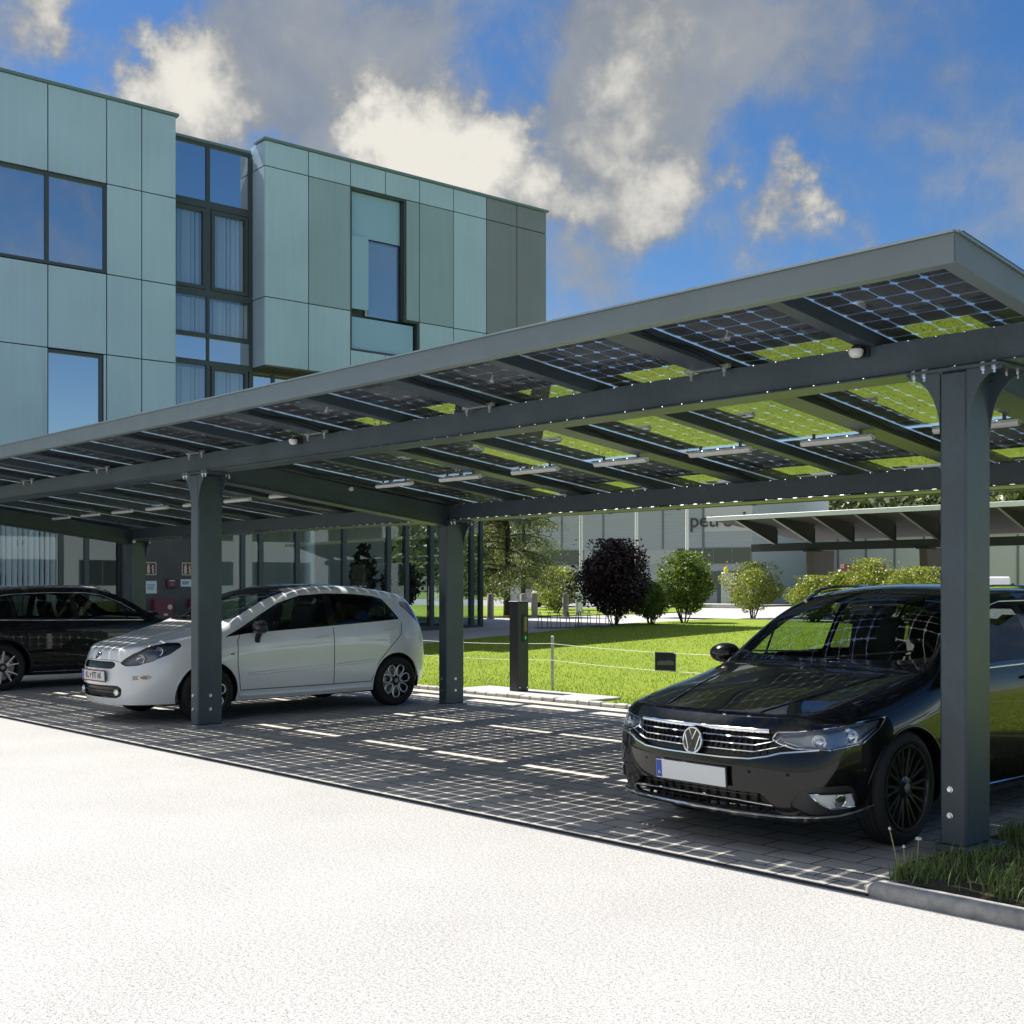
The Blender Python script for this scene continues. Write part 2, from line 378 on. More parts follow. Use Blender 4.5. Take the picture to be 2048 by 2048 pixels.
# low kerb in front of the planted strip at the right
def kerb_pts():
    return [(.075, -1.05), (.13, -1.10), (.22, -1.118), (.5, -1.12), (1.2, -1.12), (2.6, -1.12), (6, -1.12), (12, -1.12)]
mb = MB(); prof = [(-.05, -.05), (-.05, .045), (-.036, .066), (.036, .072), (.05, .056), (.05, -.05)]
ps = kerb_pts(); vs = []
for i, q in enumerate(ps):
    a = Vector(ps[max(i - 1, 0)]); b = Vector(ps[min(i + 1, len(ps) - 1)]); t = (b - a).normalized(); nrm = Vector((t.y, -t.x))
    k = (.55 if i == 0 else 1)
    vs += [(q[0] - nrm.x * d, q[1] - nrm.y * d, h * (k if h > 0 else 1)) for d, h in prof]
n = len(prof)
mb.add(vs, [(i * n + k, i * n + (k + 1) % n, (i + 1) * n + (k + 1) % n, (i + 1) * n + k) for i in range(len(ps) - 1) for k in range(n)] + [tuple(range(n)), tuple((len(ps) - 1) * n + k for k in range(n))[::-1]])
tag(mb.build('kerbstone', mat('kerb_stone', (.31, .30, .285), .9, var=.3, vscale=14, bump=.4, bscale=60), smooth=True, bevel=.006), 'weathered grey kerbstone edging the planted strip beside the white road', 'kerb')
bed = [(-.07, -1.0), (.0, -1.04), (.2, -1.06), (12, -1.06), (12, 4.52), (-.06, 4.52), (-.06, .4)]
def bed_z(x, y): return .05 + .02 * math.sin(x * 3 + y * 2)
kind(gridsheet('soil_strip', [-.06, .1, .3, .6, 1, 1.5, 2, 3, 5, 12], [-1.06, -.8, -.5, -.2, 0, .3, .8, 2, 4.52], MATS['soil'], lambda x, y: .03 + .03 * max(0, min(1, (x + .06) / .3)) + .012 * math.sin(x * 9 + y * 7)), 'structure')
def bed_x(y): return -.06 + .17 * max(0, min(1, (-.45 - y) / .6)) ** 1.2
for v in bpy.data.objects['soil_strip'].data.vertices:
    if v.co.x < .35: v.co.x = v.co.x + (bed_x(v.co.y) + .06) * (1 - (v.co.x + .06) / .41)
# lawn behind the carport
LAWN = [(-22.2, 4.66), (-20.6, 5.2), (-19.0, 7.0), (-18.2, 10.25), (-18.95, 15.8), (-19.2, 18.0), (-20.97, 26.2), (-23.9, 32.3), (-12, 33.5), (14, 30), (40, 28), (40, 4.64), (-22.2, 4.64)]
def inpoly(x, y, poly):
    c = False; j = len(poly) - 1
    for i in range(len(poly)):
        xi, yi = poly[i]; xj, yj = poly[j]
        if (yi > y) != (yj > y) and x < (xj - xi) * (y - yi) / (yj - yi) + xi: c = not c
        j = i
    return c
def clipped(name, poly, z, m, cuts=(4.64, 6.4, 19.127)):
    bm = bmesh.new(); vs = [bm.verts.new((x, y, 0)) for x, y in poly]; bm.faces.new(vs)
    for c in cuts: bmesh.ops.bisect_plane(bm, geom=bm.verts[:] + bm.edges[:] + bm.faces[:], plane_co=(0, c, 0), plane_no=(0, 1, 0))
    for v in bm.verts: v.co.z = ground_h(v.co.x, v.co.y) + z
    bmesh.ops.triangulate(bm, faces=bm.faces); bmesh.ops.recalc_face_normals(bm, faces=bm.faces)
    if bm.faces[:] and sum(f.normal.z for f in bm.faces) < 0: bmesh.ops.reverse_faces(bm, faces=bm.faces)
    me = bpy.data.meshes.new(name); bm.to_mesh(me); bm.free(); me.materials.append(m)
    return link(name, me)
kind(clipped('path', [(-22.9, 4.6), (-22.9, 17), (-34, 17), (-34, 70), (-8, 70), (20, 50), (20, 28), (-10, 28), (-10, 4.6)], -.02, MATS['path']), 'structure')
kind(clipped('lawn', LAWN, .012, MATS['grass']), 'structure')
kind(clipped('carport_yard', [(-23.5, 25.0), (14, 25.0), (14, 33.2), (-12, 35), (-23.8, 34)], .022, MATS['path']), 'structure')
kind(clipped('lawn_verge', [(-27.2, 17.5), (-27.2, 27.5), (-28.6, 34), (-33, 40), (-60, 40), (-60, 17.5)], .012, MATS['grass']), 'structure')
kind(clipped('meadow', [(-90, 60), (-33.5, 60), (-10, 62), (30, 50), (200, 60), (200, 400), (-90, 400)], .012, MATS['meadow']), 'structure')
kind(clipped('parking_yard', [(-36, 36), (-95, 36), (-95, 58), (-36, 58)], .02, mat('yard_asphalt', (.20, .20, .20), .9, var=.15, vscale=3)), 'structure')

def tufts(name, pts, hmin, hmax, m, width=.004, lean=.45, seg=2, seed=1):
    """many real grass blades as one mesh"""
    g = np.random.default_rng(seed); n = len(pts); P = np.array(pts)
    h = g.uniform(hmin, hmax, n); a = g.uniform(0, 2 * np.pi, n); ln = g.uniform(.1, lean, n) * h; w = width * g.uniform(.6, 1.3, n)
    dx, dy = np.cos(a), np.sin(a); sx, sy = -dy, dx
    V = np.zeros((n, 5, 3))
    V[:, 0] = P + np.stack([sx * w, sy * w, 0 * w], 1); V[:, 1] = P - np.stack([sx * w, sy * w, 0 * w], 1)
    mid = P + np.stack([dx * ln * .35, dy * ln * .35, h * .6], 1)
    V[:, 2] = mid + np.stack([sx * w * .8, sy * w * .8, 0 * w], 1); V[:, 3] = mid - np.stack([sx * w * .8, sy * w * .8, 0 * w], 1)
    V[:, 4] = P + np.stack([dx * ln, dy * ln, h], 1)
    F = np.arange(n)[:, None] * 5
    me = bpy.data.meshes.new(name)
    quads = np.concatenate([F + 0, F + 1, F + 3, F + 2], 1); tris = np.concatenate([F + 2, F + 3, F + 4], 1)
    loops = np.concatenate([quads.ravel(), tris.ravel()])
    me.vertices.add(n * 5); me.vertices.foreach_set('co', V.ravel())
    me.loops.add(len(loops)); me.loops.foreach_set('vertex_index', loops.astype(np.int32))
    me.polygons.add(2 * n); st = np.concatenate([np.arange(n) * 4, 4 * n + np.arange(n) * 3]); me.polygons.foreach_set('loop_start', st.astype(np.int32))
    me.update(calc_edges=True); me.validate()
    at = me.attributes.new('tone', 'FLOAT', 'POINT'); tone = np.repeat(np.clip(g.normal(.45, .25, n), 0, 1), 5); at.data.foreach_set('value', tone.astype(np.float32))
    me.materials.append(m)
    return kind(link(name, me), 'stuff')
g = np.random.default_rng(3)
pts = []
clump = [(g.uniform(-.02, 3.2), g.uniform(-1.05, 2.5)) for _ in range(260)]
while len(pts) < 38000:
    cx, cy = clump[int(g.integers(len(clump)))]; s = g.uniform(.03, .13); x = g.normal(cx, s); y = g.normal(cy, s)
    if x < bed_x(y) + .02 or y < -1.05 or x > 3.4: continue
    if abs(x) < .17 and -.25 < y < .25: continue
    if x < .42 and -.8 < y < .45 and g.random() < .5: continue
    pts.append((x, y, .035))
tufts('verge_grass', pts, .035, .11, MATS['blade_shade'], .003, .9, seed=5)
pts = []
while len(pts) < 90000:
    x = g.uniform(-19, 5); y = 4.66 + (g.random() ** 1.6) * 15
    if not inpoly(x, y, LAWN): continue
    if -9.6 < x < -6.9 and y < 5.35 and x + .9 * (y - 4.6) < -6.7: continue
    pts.append((x, y, ground_h(x, y) + .005))
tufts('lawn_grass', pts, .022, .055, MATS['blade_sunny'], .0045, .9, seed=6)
# ---------------------------------------------------------------- carport
XR, XL, YF, YB = .59, -16.86, -1.285, 4.10
TILT = .1117; ZP = 2.885                       # underside of the panels: z = ZP - TILT*y
SLOPE = Vector((0, 1, -TILT)).normalized(); UPN = Vector((0, TILT, 1)).normalized()
def zp(y): return ZP - TILT * y
POSTX = [0., -8.18, -16.53]; YBK = 3.30
carport = thing('solar_carport', 'long dark grey steel carport with a tilted roof of glass solar panels', 'carport', (0, 0, 0))
ch_ = lambda name, mb, m, **k: mb.build(name, m, carport, **k)
# beams
for y, zb, zt in ((0., 2.617, 2.808), (YBK, 2.25, 2.44)):
    mb = MB(); mb.box(XL + .1, XR - .05, y - .10, y + .10, zb + .012, zt); mb.box(XL + .1, XR - .05, y - .125, y + .125, zb, zb + .012)
    ch_('beam', mb, M_steel, bevel=.006)
# cross-beams between front and back post
for x in POSTX:
    mb = MB(); a = Vector((x, .105, 2.80 - .13)); b = Vector((x, YBK - .105, 2.432 - .13)); c = (a + b) / 2; h = (b - a) / 2
    mb.obox(c, (.07, 0, 0), h, Vector((0, .02, .115)).normalized() * .118)
    mb.obox(c + Vector((0, 0, -.122)), (.10, 0, 0), h, (0, 0, .006))
    ch_('cross_beam', mb, M_steel, bevel=.004)
# posts
bolt_top = bolt_foot = None
def post(x, y, z0, zt, foot):
    mb = MB(); mb.box(x - .075, x + .075, y - .14, y + .14, z0, zt - .02)
    p = ch_('post', mb, M_steel, bevel=.012)
    cap = MB()
    def rr(w, d, r=.06, n=5):
        pts = []
        for cx, cy, a0 in ((w - r, d - r, 0), (-w + r, d - r, 90), (-w + r, -d + r, 180), (w - r, -d + r, 270)):
            pts += [(cx + r * math.cos(R(a0 + 90 * i / n)), cy + r * math.sin(R(a0 + 90 * i / n))) for i in range(n + 1)]
        return pts
    cap.prism(rr(.275, .17), (x, y, zt - .02), (1, 0, 0), (0, 1, 0), (0, 0, .016))
    for sy in (-1, 1):
        for sx in (-1, 1):              # curved gusset plates in the planes of the post's front and back
            poly = [(0, 0), (.155, 0)] + [(.155 * (1 - math.sin(R(t))) , -.30 * (1 - math.cos(R(t))) - .03 * math.sin(R(t))) for t in (8, 20, 32, 45, 58, 70, 80, 90)]
            poly = [(0, 0), (.19, 0), (.19, -.014)] + [(.19 - .19 * math.sin(R(t)), -.014 - .32 * (1 - math.cos(R(t)))) for t in (12, 25, 38, 50, 62, 74, 84, 90)]
            if sx < 0: poly = [(-a, b) for a, b in poly][::-1]
            cap.prism(poly, (x + sx * .075, y + sy * .132 - .004, zt - .02), (1, 0, 0), (0, 0, 1), (0, .008, 0))
    cap.build('bracket', M_steel, p, bevel=.003)
    global bolt_top, bolt_foot
    if bolt_top is None:
        b1 = MB(); b1.lathe([(0, .012), (.014, .012), (.015, 0), (.015, -.03), (0, -.03)], (0, 0, 0), (0, 0, 1), 8)
        b1.lathe([(0, .018), (.013, .018), (.013, .032), (.007, .032), (.007, .052), (0, .052)], (0, 0, 0), (0, 0, -1), 6)
        b2 = MB(); b2.lathe([(.018, 0), (.018, .004), (.012, .005), (.011, .013), (0, .013)], (0, 0, 0), (0, 0, 1), 10)
        bolt_top = b1.build('bolt', M_bolt, p); bolt_foot = b2.build('bolt', M_bolt, p); t1, t2 = bolt_top, bolt_foot
    else: t1, t2 = copy_tree(bolt_top, p), copy_tree(bolt_foot, p)
    first = [t1, t2]
    def nxt(o, k): return o if k == 0 else copy_tree(o, p)
    k = 0
    for sx in (-.225, -.165, .165, .225):
        for sy in (-.135, .135):
            o = nxt(t1, k); k += 1; o.location = (x + sx, y + sy, zt - .004)
    k = 0
    for dz in (.16, .30):
        o = nxt(t2, k); k += 1; o.location = (x - .015, y - .14, z0 + dz); o.rotation_euler = (R(90), 0, 0)
        if foot != 'bed': o = nxt(t2, k); o.location = (x + .075, y, z0 + dz); o.rotation_euler = (0, R(90), 0)
    ft = MB()
    if foot == 'bed': ft.box(x - .10, x + .15, y - .17, y + .18, z0 - .03, z0 + .006)
    else: ft.box(x - .10, x + .10, y - .17, y + .17, -.02, z0)
    ft.build('foot_plate' if foot == 'bed' else 'footing', M_steel if foot == 'bed' else mat('footing_concrete', (.27, .29, .30), .9, var=.12), p, bevel=.006)
for i, x in enumerate(POSTX):
    post(x, 0., .07 if i == 0 else .035, 2.617, 'bed' if i == 0 else 'slab')
    post(x, YBK, .035, 2.25, 'slab')
# roof frame: fascias with a bottom flange and a thin light capping
def fascia(name, a, b, inward):
    a, b, w = Vector(a), Vector(b), Vector(inward).normalized(); up = Vector((0, 0, 1)); mb = MB(); c = (a + b) / 2; h = (b - a) / 2
    if abs(h.y) < 1e-6: top, bot = up * .0, up
    mb.obox(c + up * .064, h, w * .004, up * .064)                    # web
    mb.obox(c + w * .04 + up * .003, h, w * .036, up * .003)          # bottom flange
    f = ch_(name, mb, M_fascia, bevel=.002)
    l = MB(); l.obox(c + up * .133 - w * .002, h + h.normalized() * .004, w * .016, up * .005); l.build('capping', M_lip, f)
    return f
zF = 2.853; zf = lambda y: zF - TILT * (y - YF)
fascia('fascia', (XL, YF, zF), (XR, YF, zF), (0, 1, 0))
fascia('fascia', (XR, YF + .006, zF), (XR, YB - .006, zf(YB)), (-1, 0, 0))
fascia('fascia', (XL, YF + .006, zF), (XL, YB - .006, zf(YB)), (1, 0, 0))
fascia('fascia', (XL, YB, zf(YB) + .05), (XR, YB, zf(YB) + .05), (0, -1, 0))
mb = MB(); mb.tube([(XL + .1, YB + .06, zf(YB) + .10), (XR, YB + .06, zf(YB) + .08)], .045, 10); ch_('gutter', mb, M_steel, smooth=True)
mb = MB()
for k in range(18): 
    mb = MB(); mb.lathe([(.054, -.02), (.054, .02)], (XL + .5 + k, YB + .06, zf(YB) + .09), (1, 0, 0), 10); ch_('gutter_clip', mb, M_steel)
# rafters under the joints of the panel columns
PC = []                                        # panel column centres, in pairs
for k in range(8): PC += [-.02 - 2.175 * k, -1.05 - 2.175 * k]
edges = [XR - .035] + [(PC[i] + PC[i + 1]) / 2 for i in range(15)] + [XL + .035]
rafter_me = None
for i, x in enumerate(edges):
    w = .03 if i in (0, 16) else (.047 if i % 2 else .100)
    mb = MB(); a = Vector((0, YF + .09, zp(YF + .09) - .006)); b = Vector((0, YB - .03, zp(YB - .03) - .006)); c = (a + b) / 2 - UPN * .042; h = (b - a) / 2
    mb.obox(c, (w, 0, 0), h, UPN * .042)
    r = ch_('rafter', mb, M_steel, bevel=.004); r.location.x = x
    if i % 2 == 0 and 0 < i < 16:
        cb = MB(); pts = []
        for t in np.linspace(0, 1, 9): pts.append((-w - .01 + .01 * t, -.55 + .16 * t, zp(-.5) - .05 - .07 * math.sin(math.pi * t) ** .8))
        cb.tube(pts, .0035, 5); cb.build('cable', M_black, r); cb = MB()
        pts = [(w + .012, -.9 + 4.2 * t, zp(-.9 + 4.2 * t) - .05 - .012 * math.sin(t * 40)) for t in np.linspace(0, 1, 40)]
        cb.tube(pts, .005, 5); pts = [(p[0] + .004, p[1], p[2] - .025 + .01 * math.sin(p[1] * 7)) for p in pts]; cb.tube(pts, .004, 5)
        cb.build('cable', M_black, r)
        cl = MB(); cl.box(-.17, .17, -.16, -.13, zp(-.14) - .094, zp(-.14) - .070)
        for sx in (-.13, .13): cl.lathe([(.016, 0), (.016, .02), (.009, .02), (.009, .05), (0, .05)], (sx, -.145, zp(-.14) - .094), (0, 0, -1), 8)
        cl.build('clamp', mat('clamp_metal', (.45, .47, .48), .35, metal=.8), r)
# solar panels: 6 x 10 cells between two sheets of clear glass
CP, CW, CR_ = .162, .1540, .020
NX, NY = 6, 10; PW, PL = NX * CP + .010, NY * CP + .03
ROWY = [-1.215 + PL / 2, -1.215 + PL * 1.5 + .045, -1.215 + PL * 2.5 + .09]
cm = MB(); h = CW / 2
for i in range(NX):
    for j in range(NY):
        x = (i - (NX - 1) / 2) * CP; y = (j - (NY - 1) / 2) * CP
        o = [(h, -h + CR_), (h, h - CR_), (h - CR_, h), (-h + CR_, h), (-h, h - CR_), (-h, -h + CR_), (-h + CR_, -h), (h - CR_, -h)]
        cm.prism(o, (x, y, .004), (1, 0, 0), (0, 1, 0), (0, 0, .002))
        for bx in (-.05, -.017, .017, .05): cm.cur = 1; cm.box(x + bx - .0006, x + bx + .0006, y - h, y + h, .0034, .0040); cm.cur = 0
m_bus = mat('busbar', (.10, .10, .11), .5)
gm = MB(); gm.box(-PW / 2, PW / 2, -PL / 2, PL / 2, 0, .0005)
panel0 = None
for c, x in enumerate(PC):
    for r_, y in enumerate(ROWY):
        if panel0 is None:
            panel0 = cm.build('solar_panel', [M_cell, m_bus], carport, fix=False); g0 = gm.build('glass_sheet', M_pglass, panel0, fix=False); p, g_ = panel0, g0
        else: p = copy_tree(panel0, carport)
        p.location = (x, y, zp(y)); p.rotation_euler = (-math.atan(TILT), 0, 0)
# narrow purlins that carry the panel joints (between the rows, beside the light gap)
# LED tubes hung under the rafters
tube0 = None
M_led = mat('lamp_diffuser', (.86, .87, .87), .25)
TX = [-.80 - 1.085 * k for k in range(15)]
for k, x in enumerate(TX):
    if tube0 is None:
        tube0 = thing('tube_light', '', 'lamp', (0, 0, 0), 0, 'tube lights hung in a row under the carport roof')
        mb = MB(); mb.box(-.31, .31, -.02, .02, -.010, .010); mb.build('housing', M_alu, tube0, bevel=.004)
        mb = MB(); mb.prism([(.030 * math.cos(R(t)), .030 * math.sin(R(t))) for t in range(180, 361, 20)], (-.305, 0, -.010), (0, 1, 0), (0, 0, 1), (.61, 0, 0)); mb.build('diffuser', M_led, tube0, smooth=True)
        mb = MB()
        for sx in (-.2, .2): mb.box(sx - .012, sx + .012, -.004, .004, .010, .05)
        mb.build('hanger', M_steel, tube0)
        t = tube0
    else: t = copy_tree(tube0)
    t.location = (x, 1.76, 2.565)
    t['label'] = 'slim white tube light in the row hung along the underside of the carport roof'
# motion detectors on the front beam
for i, (x, lab) in enumerate([(-.56, 'white motion detector with black housing fixed on the front beam, nearest the right front post'), (-6.3, 'small white motion detector fixed on the front beam toward the left post')]):
    s = thing('motion_detector', lab, 'sensor', (x, -.125, 2.775), 0, 'motion detectors on the front beam')
    mb = MB(); mb.box(-.05, .05, .0, .024, -.03, .04); mb.box(-.03, .03, -.05, .0, .0, .035); mb.build('housing', M_black, s, bevel=.006)
    mb = MB(); mb.lathe([(0, -.035), (.022, -.033), (.036, -.022), (.042, 0), (.038, .012), (0, .014)], (0, -.045, .0), (0, 0, 1), 16); mb.build('lens', M_white, s, smooth=True)
# ---------------------------------------------------------------- office building: local frame s along the facade, o outwards, z up
BO = Vector((-23.3338, 3.5163, 0)); BD = Vector((.06316, .998, 0)); BN = Vector((.998, -.06316, 0))
BROT = math.atan2(BN.y, BN.x)          # local x = outwards, local y = along the facade
office = thing('office_building', 'three storey office building clad in pale blue-green panels with dark window frames', 'building', BO, BROT)
def cladding_mat(name, col, rough=.32):
    m = bpy.data.materials.new(name); m.use_nodes = True; t = m.node_tree; p = t.nodes['Principled BSDF']; c = t.nodes.new('ShaderNodeTexCoord')
    mp = t.nodes.new('ShaderNodeMapping'); mp.inputs['Scale'].default_value = (9, 9, .35); t.links.new(c.outputs['Object'], mp.inputs[0])
    n = t.nodes.new('ShaderNodeTexNoise'); n.inputs['Scale'].default_value = 1.2; n.inputs['Detail'].default_value = 5; t.links.new(mp.outputs[0], n.inputs['Vector'])
    n2 = t.nodes.new('ShaderNodeTexNoise'); n2.inputs['Scale'].default_value = .5; t.links.new(c.outputs['Object'], n2.inputs['Vector'])
    def mr(x, a, b):
        q = t.nodes.new('ShaderNodeMapRange'); q.inputs[1].default_value = .3; q.inputs[2].default_value = .7; q.inputs[3].default_value = a; q.inputs[4].default_value = b; t.links.new(x, q.inputs[0]); return q.outputs[0]
    mm = t.nodes.new('ShaderNodeMath'); mm.operation = 'MULTIPLY'; t.links.new(mr(n.outputs['Fac'], .965, 1.03), mm.inputs[0]); t.links.new(mr(n2.outputs['Fac'], .93, 1.06), mm.inputs[1])
    v = t.nodes.new('ShaderNodeVectorMath'); v.operation = 'SCALE'; v.inputs[0].default_value = col; t.links.new(mm.outputs[0], v.inputs['Scale'])
    t.links.new(v.outputs[0], p.inputs['Base Color']); p.inputs['Roughness'].default_value = rough; p.inputs['Specular IOR Level'].default_value = .5
    return m
M_clad = cladding_mat('pale_cladding', (.48, .63, .77)); M_clad2 = cladding_mat('dull_cladding', (.335, .445, .53), .45); M_clad3 = cladding_mat('grey_cladding', (.25, .268, .295), .5)
M_joint = mat('joint_backing', (.05, .06, .065), .8)  # dark wall behind the panels, visible through their open joints
M_frame = mat('window_frame', (.060, .075, .082), .4)
M_cap = mat('parapet_cap', (.16, .24, .26), .35)
M_plaster = mat('grey_render', (.115, .108, .10), .9, var=.1, vscale=2, bump=.2, bscale=120)
M_blind = mat('blind_cloth', (.82, .84, .86), .8)
M_room = mat('room_wall', (.62, .63, .63), .9); M_floor = mat('room_floor', (.40, .39, .37), .6)
M_bglass = glass('window_glass', (.62, .72, .80), .85, .0, .04, .58)
M_stairglass = glass('stair_glass', (.80, .88, .95), .95, .0, .04, .20)
M_shopglass = glass('shop_glass', (.86, .92, .93), .95, .0, .04, .03)
def bpart(name, mb, m, parent=None, **k): return mb.build(name, m, parent or office, **k)
TOP = 12.47
# structural core behind the cladding (one body, dark)
mb = MB()
mb.box(-12, -.9, -14, 15.4, 7.0, 12.0); mb.box(-12, -3.2, -14, 15.2, 3.75, 7.0); mb.box(-3.2, -.9, -14, 3.9, 3.75, 7.0); mb.box(-12, -.10, -14, -2.3, 3.6, 12.2)
bpart('core', mb, mat('core_wall', (.10, .10, .10), .9))
mb = MB(); mb.box(-12, -.7, -14, 15.45, 12.2, 12.26); mb.box(-.7, -.1, -14, 3.86, 12.2, 12.38); mb.box(-.7, -.1, 6.45, 15.4, 12.2, 12.38); bpart('roof', mb, mat('roof_gravel', (.25, .25, .24), .9))
# cladding: every facade strip is a set of separate panels with open joints, kept as one skin per wall
JO = .012
def panels(mb, s0, s1, z0, z1, o=0., th=.03):
    mb.box(o - th, o, s0 + JO, s1 - JO, z0 + JO, z1 - JO)
skin = MB()
VS = [-14, -11.8, -9.6, -7.4, -5.2, -3.0, -1.3, 1.01, 2.32, 3.14, 3.97]; HS = [3.55, 6.69, 8.51, 10.55, TOP]
W1 = (-3.0, 2.33, 8.51, 10.55); W2 = (.95, 2.24, 3.62, 6.66)
for j in range(4):
    for i in range(len(VS) - 1):
        s0, s1, z0, z1 = VS[i], VS[i + 1], HS[j], HS[j + 1]
        if j == 2 and -3.1 < s0 < 2.0: continue
        if j == 0 and .9 < s0 < 2.0: s0 = None
        if s0 is None: continue
        panels(skin, s0, s1, z0, z1)
panels(skin, 2.24, 2.32, 3.55, 6.69); panels(skin, .9, .95, 3.55, 6.69)
panels(skin, -12, 4 - .03, 3.25, 3.55)
bpart('cladding', skin, M_clad, bevel=.004)
back = MB(); back.box(-.12, -.032, -14, -3.0, 3.3, TOP - .02); back.box(-.12, -.032, -3, 2.33, 10.55, TOP - .02); back.box(-.12, -.032, -3, .95, 3.3, 8.51); back.box(-.12, -.032, .95, 2.24, 6.69, 8.51); back.box(-.12, -.032, 2.33, 3.95, 3.3, TOP - .02)
back.box(-.9, -.12, 3.87, 3.95, 3.3, TOP - .02)
bpart('wall', back, M_joint)
rt = MB()
for j in range(4): rt.box(-.9, -.03, 3.952, 3.975, HS[j] + JO, HS[j + 1] - JO)
bpart('cladding', rt, M_clad, bevel=.003)
# right wing: cantilevered first and second floor
RV = [6.28, 7.51, 8.75, 9.83, 10.93, 12.08, 13.24, 14.36, 15.49]; SOF = 6.92
lite, dull, dull2, grey = MB(), MB(), MB(), MB()
for i in range(8):
    s0, s1 = RV[i], RV[i + 1]; g_ = grey if i >= 6 else lite
    panels(g_, s0, s1, 11.84, TOP)
    if i in (2,): continue
    if i == 3:
        panels(dull2, 10.50, s1, 8.61, 11.84); continue
    panels((grey if i >= 6 else (dull if i == 1 else (dull2 if i == 4 else lite))), s0, s1, 8.61, 11.84)
    panels(g_, s0, s1, SOF, 8.61)
panels(lite, 8.75, 9.83, SOF, 7.60); panels(lite, 9.83, 10.93, SOF, 7.60)
rtn = MB()
for z0, z1 in ((SOF, 8.61), (8.61, 11.84), (11.84, TOP)): rtn.box(-.75, -.03, 6.28, 6.31, z0 + JO, z1 - JO)
bpart('cladding', lite, M_clad, bevel=.004); bpart('cladding', dull, M_clad2, bevel=.004); bpart('cladding', dull2, M_clad2, bevel=.004); bpart('cladding', grey, M_clad3, bevel=.004); bpart('cladding', rtn, M_clad, bevel=.004)
back = MB(); back.box(-.14, -.032, 6.32, 8.75, SOF + .02, TOP - .02); back.box(-.14, -.032, 8.75, 10.50, 11.84, TOP - .02); back.box(-.14, -.032, 10.50, 10.93, 8.61, TOP - .02); back.box(-.14, -.032, 10.93, 15.47, SOF + .02, TOP - .02); back.box(-.14, -.032, 8.75, 10.93, SOF + .02, 7.6)
back.box(-.9, -.14, 6.32, 6.40, SOF + .02, TOP - .02); back.box(-12, -.14, 15.40, 15.47, SOF + .02, TOP - .02)
bpart('wall', back, M_joint)
mb = MB(); mb.box(-5.0, -.0, 6.30, 15.47, SOF - .03, SOF + .01); bpart('soffit', mb, mat('soffit_panel', (.12, .115, .09), .7))
# parapet caps
def cap(s0, s1, z, o0, o1, turn=0):
    mb = MB(); mb.box(o0, o1, s0, s1, z, z + .07); return bpart('parapet_cap', mb, M_cap, bevel=.008)
cap(-14, 4.03, TOP, -.5, .05); cap(6.23, 15.55, TOP, -.5, .05); cap(4.03, 6.23, 12.27 + .0, -1.2, -.60)
# ---- windows
def window(o, s0, s1, z0, z1, fr=.07, mull=(), trans=(), depth=.10, name='window', blinds=None, g=None, glass_back=.045, sash=()):
    """frame with its pane, mullions and transoms"""
    mb = MB(); d0, d1 = o - depth, o
    mb.box(d0, d1, s0, s0 + fr, z0, z1); mb.box(d0, d1, s1 - fr, s1, z0, z1)
    mb.box(d0, d1, s0 + fr, s1 - fr, z0, z0 + fr); mb.box(d0, d1, s0 + fr, s1 - fr, z1 - fr, z1)
    for m_ in mull: mb.box(d0 + .004, d1 - .003, m_ - fr * .6, m_ + fr * .6, z0 + fr, z1 - fr)
    for t_ in trans: mb.box(d0 + .006, d1 - .006, s0 + fr, s1 - fr, t_ - fr * .5, t_ + fr * .5)
    for a, b, c, d in sash:
        f2 = .085; e0, e1 = d0 + .002, d1 + .012
        mb.box(e0, e1, a, a + f2, c, d); mb.box(e0, e1, b - f2, b, c, d); mb.box(e0, e1, a + f2, b - f2, c, c + f2); mb.box(e0, e1, a + f2, b - f2, d - f2, d)
    w = bpart(name, mb, M_frame)
    p = MB(); p.quad(*[(o - glass_back, s0 + fr * .5 + (s1 - s0 - fr) * a_, z0 + fr * .5 + (z1 - z0 - fr) * b_) for a_, b_ in ((0, 0), (1, 0), (1, 1), (0, 1))]); p.build('pane', g or M_bglass, w)
    if blinds:
        a, b, c, d = blinds; bl = MB(); x = a; k = 0
        while x < b - .01:
            tw = .036 + .010 * math.sin(k * 1.7)
            bl.obox((o - depth - .12, x + .06, (c + d) / 2), (.035, tw, 0), (.002, -.0015, 0), (0, 0, (d - c) / 2)); x += .118; k += 1
        bl.build('blind', M_blind, w)
    return w
window(-.03, -3.0, 2.33, 8.53, 10.54, mull=(1.0, -1.0), blinds=None)
window(-.03, .96, 2.235, 3.62, 6.67)
# glazed stair strip, set back
SO = -.62
window(SO, 3.98, 6.26, 10.78, 12.27, fr=.08, mull=(5.08,))
window(SO, 3.98, 6.26, 8.58, 10.78, fr=.10, mull=(5.08,), sash=[(4.1, 5.02, 8.70, 10.66), (5.16, 6.14, 8.70, 10.66)], blinds=(4.0, 6.2, 8.6, 10.6), g=M_stairglass)
window(SO, 3.98, 6.26, 7.57, 8.58, fr=.06, mull=(5.08,), blinds=(4.0, 6.2, 7.6, 8.5), g=M_stairglass)
window(SO, 3.98, 6.26, 6.92, 7.57, fr=.05, mull=(5.08,))
window(SO, 3.98, 6.26, 4.2, 6.92, fr=.08, mull=(5.08,), sash=[(5.16, 6.14, 4.3, 6.84)], blinds=(4.0, 6.2, 4.3, 6.8), g=M_stairglass)
window(-.70, 6.26, 15.4, 3.4, SOF - .03, fr=.07, mull=(6.9, 8.1, 9.3, 10.5, 11.7, 12.9, 14.1), blinds=(6.3, 15.3, 3.5, 6.8))
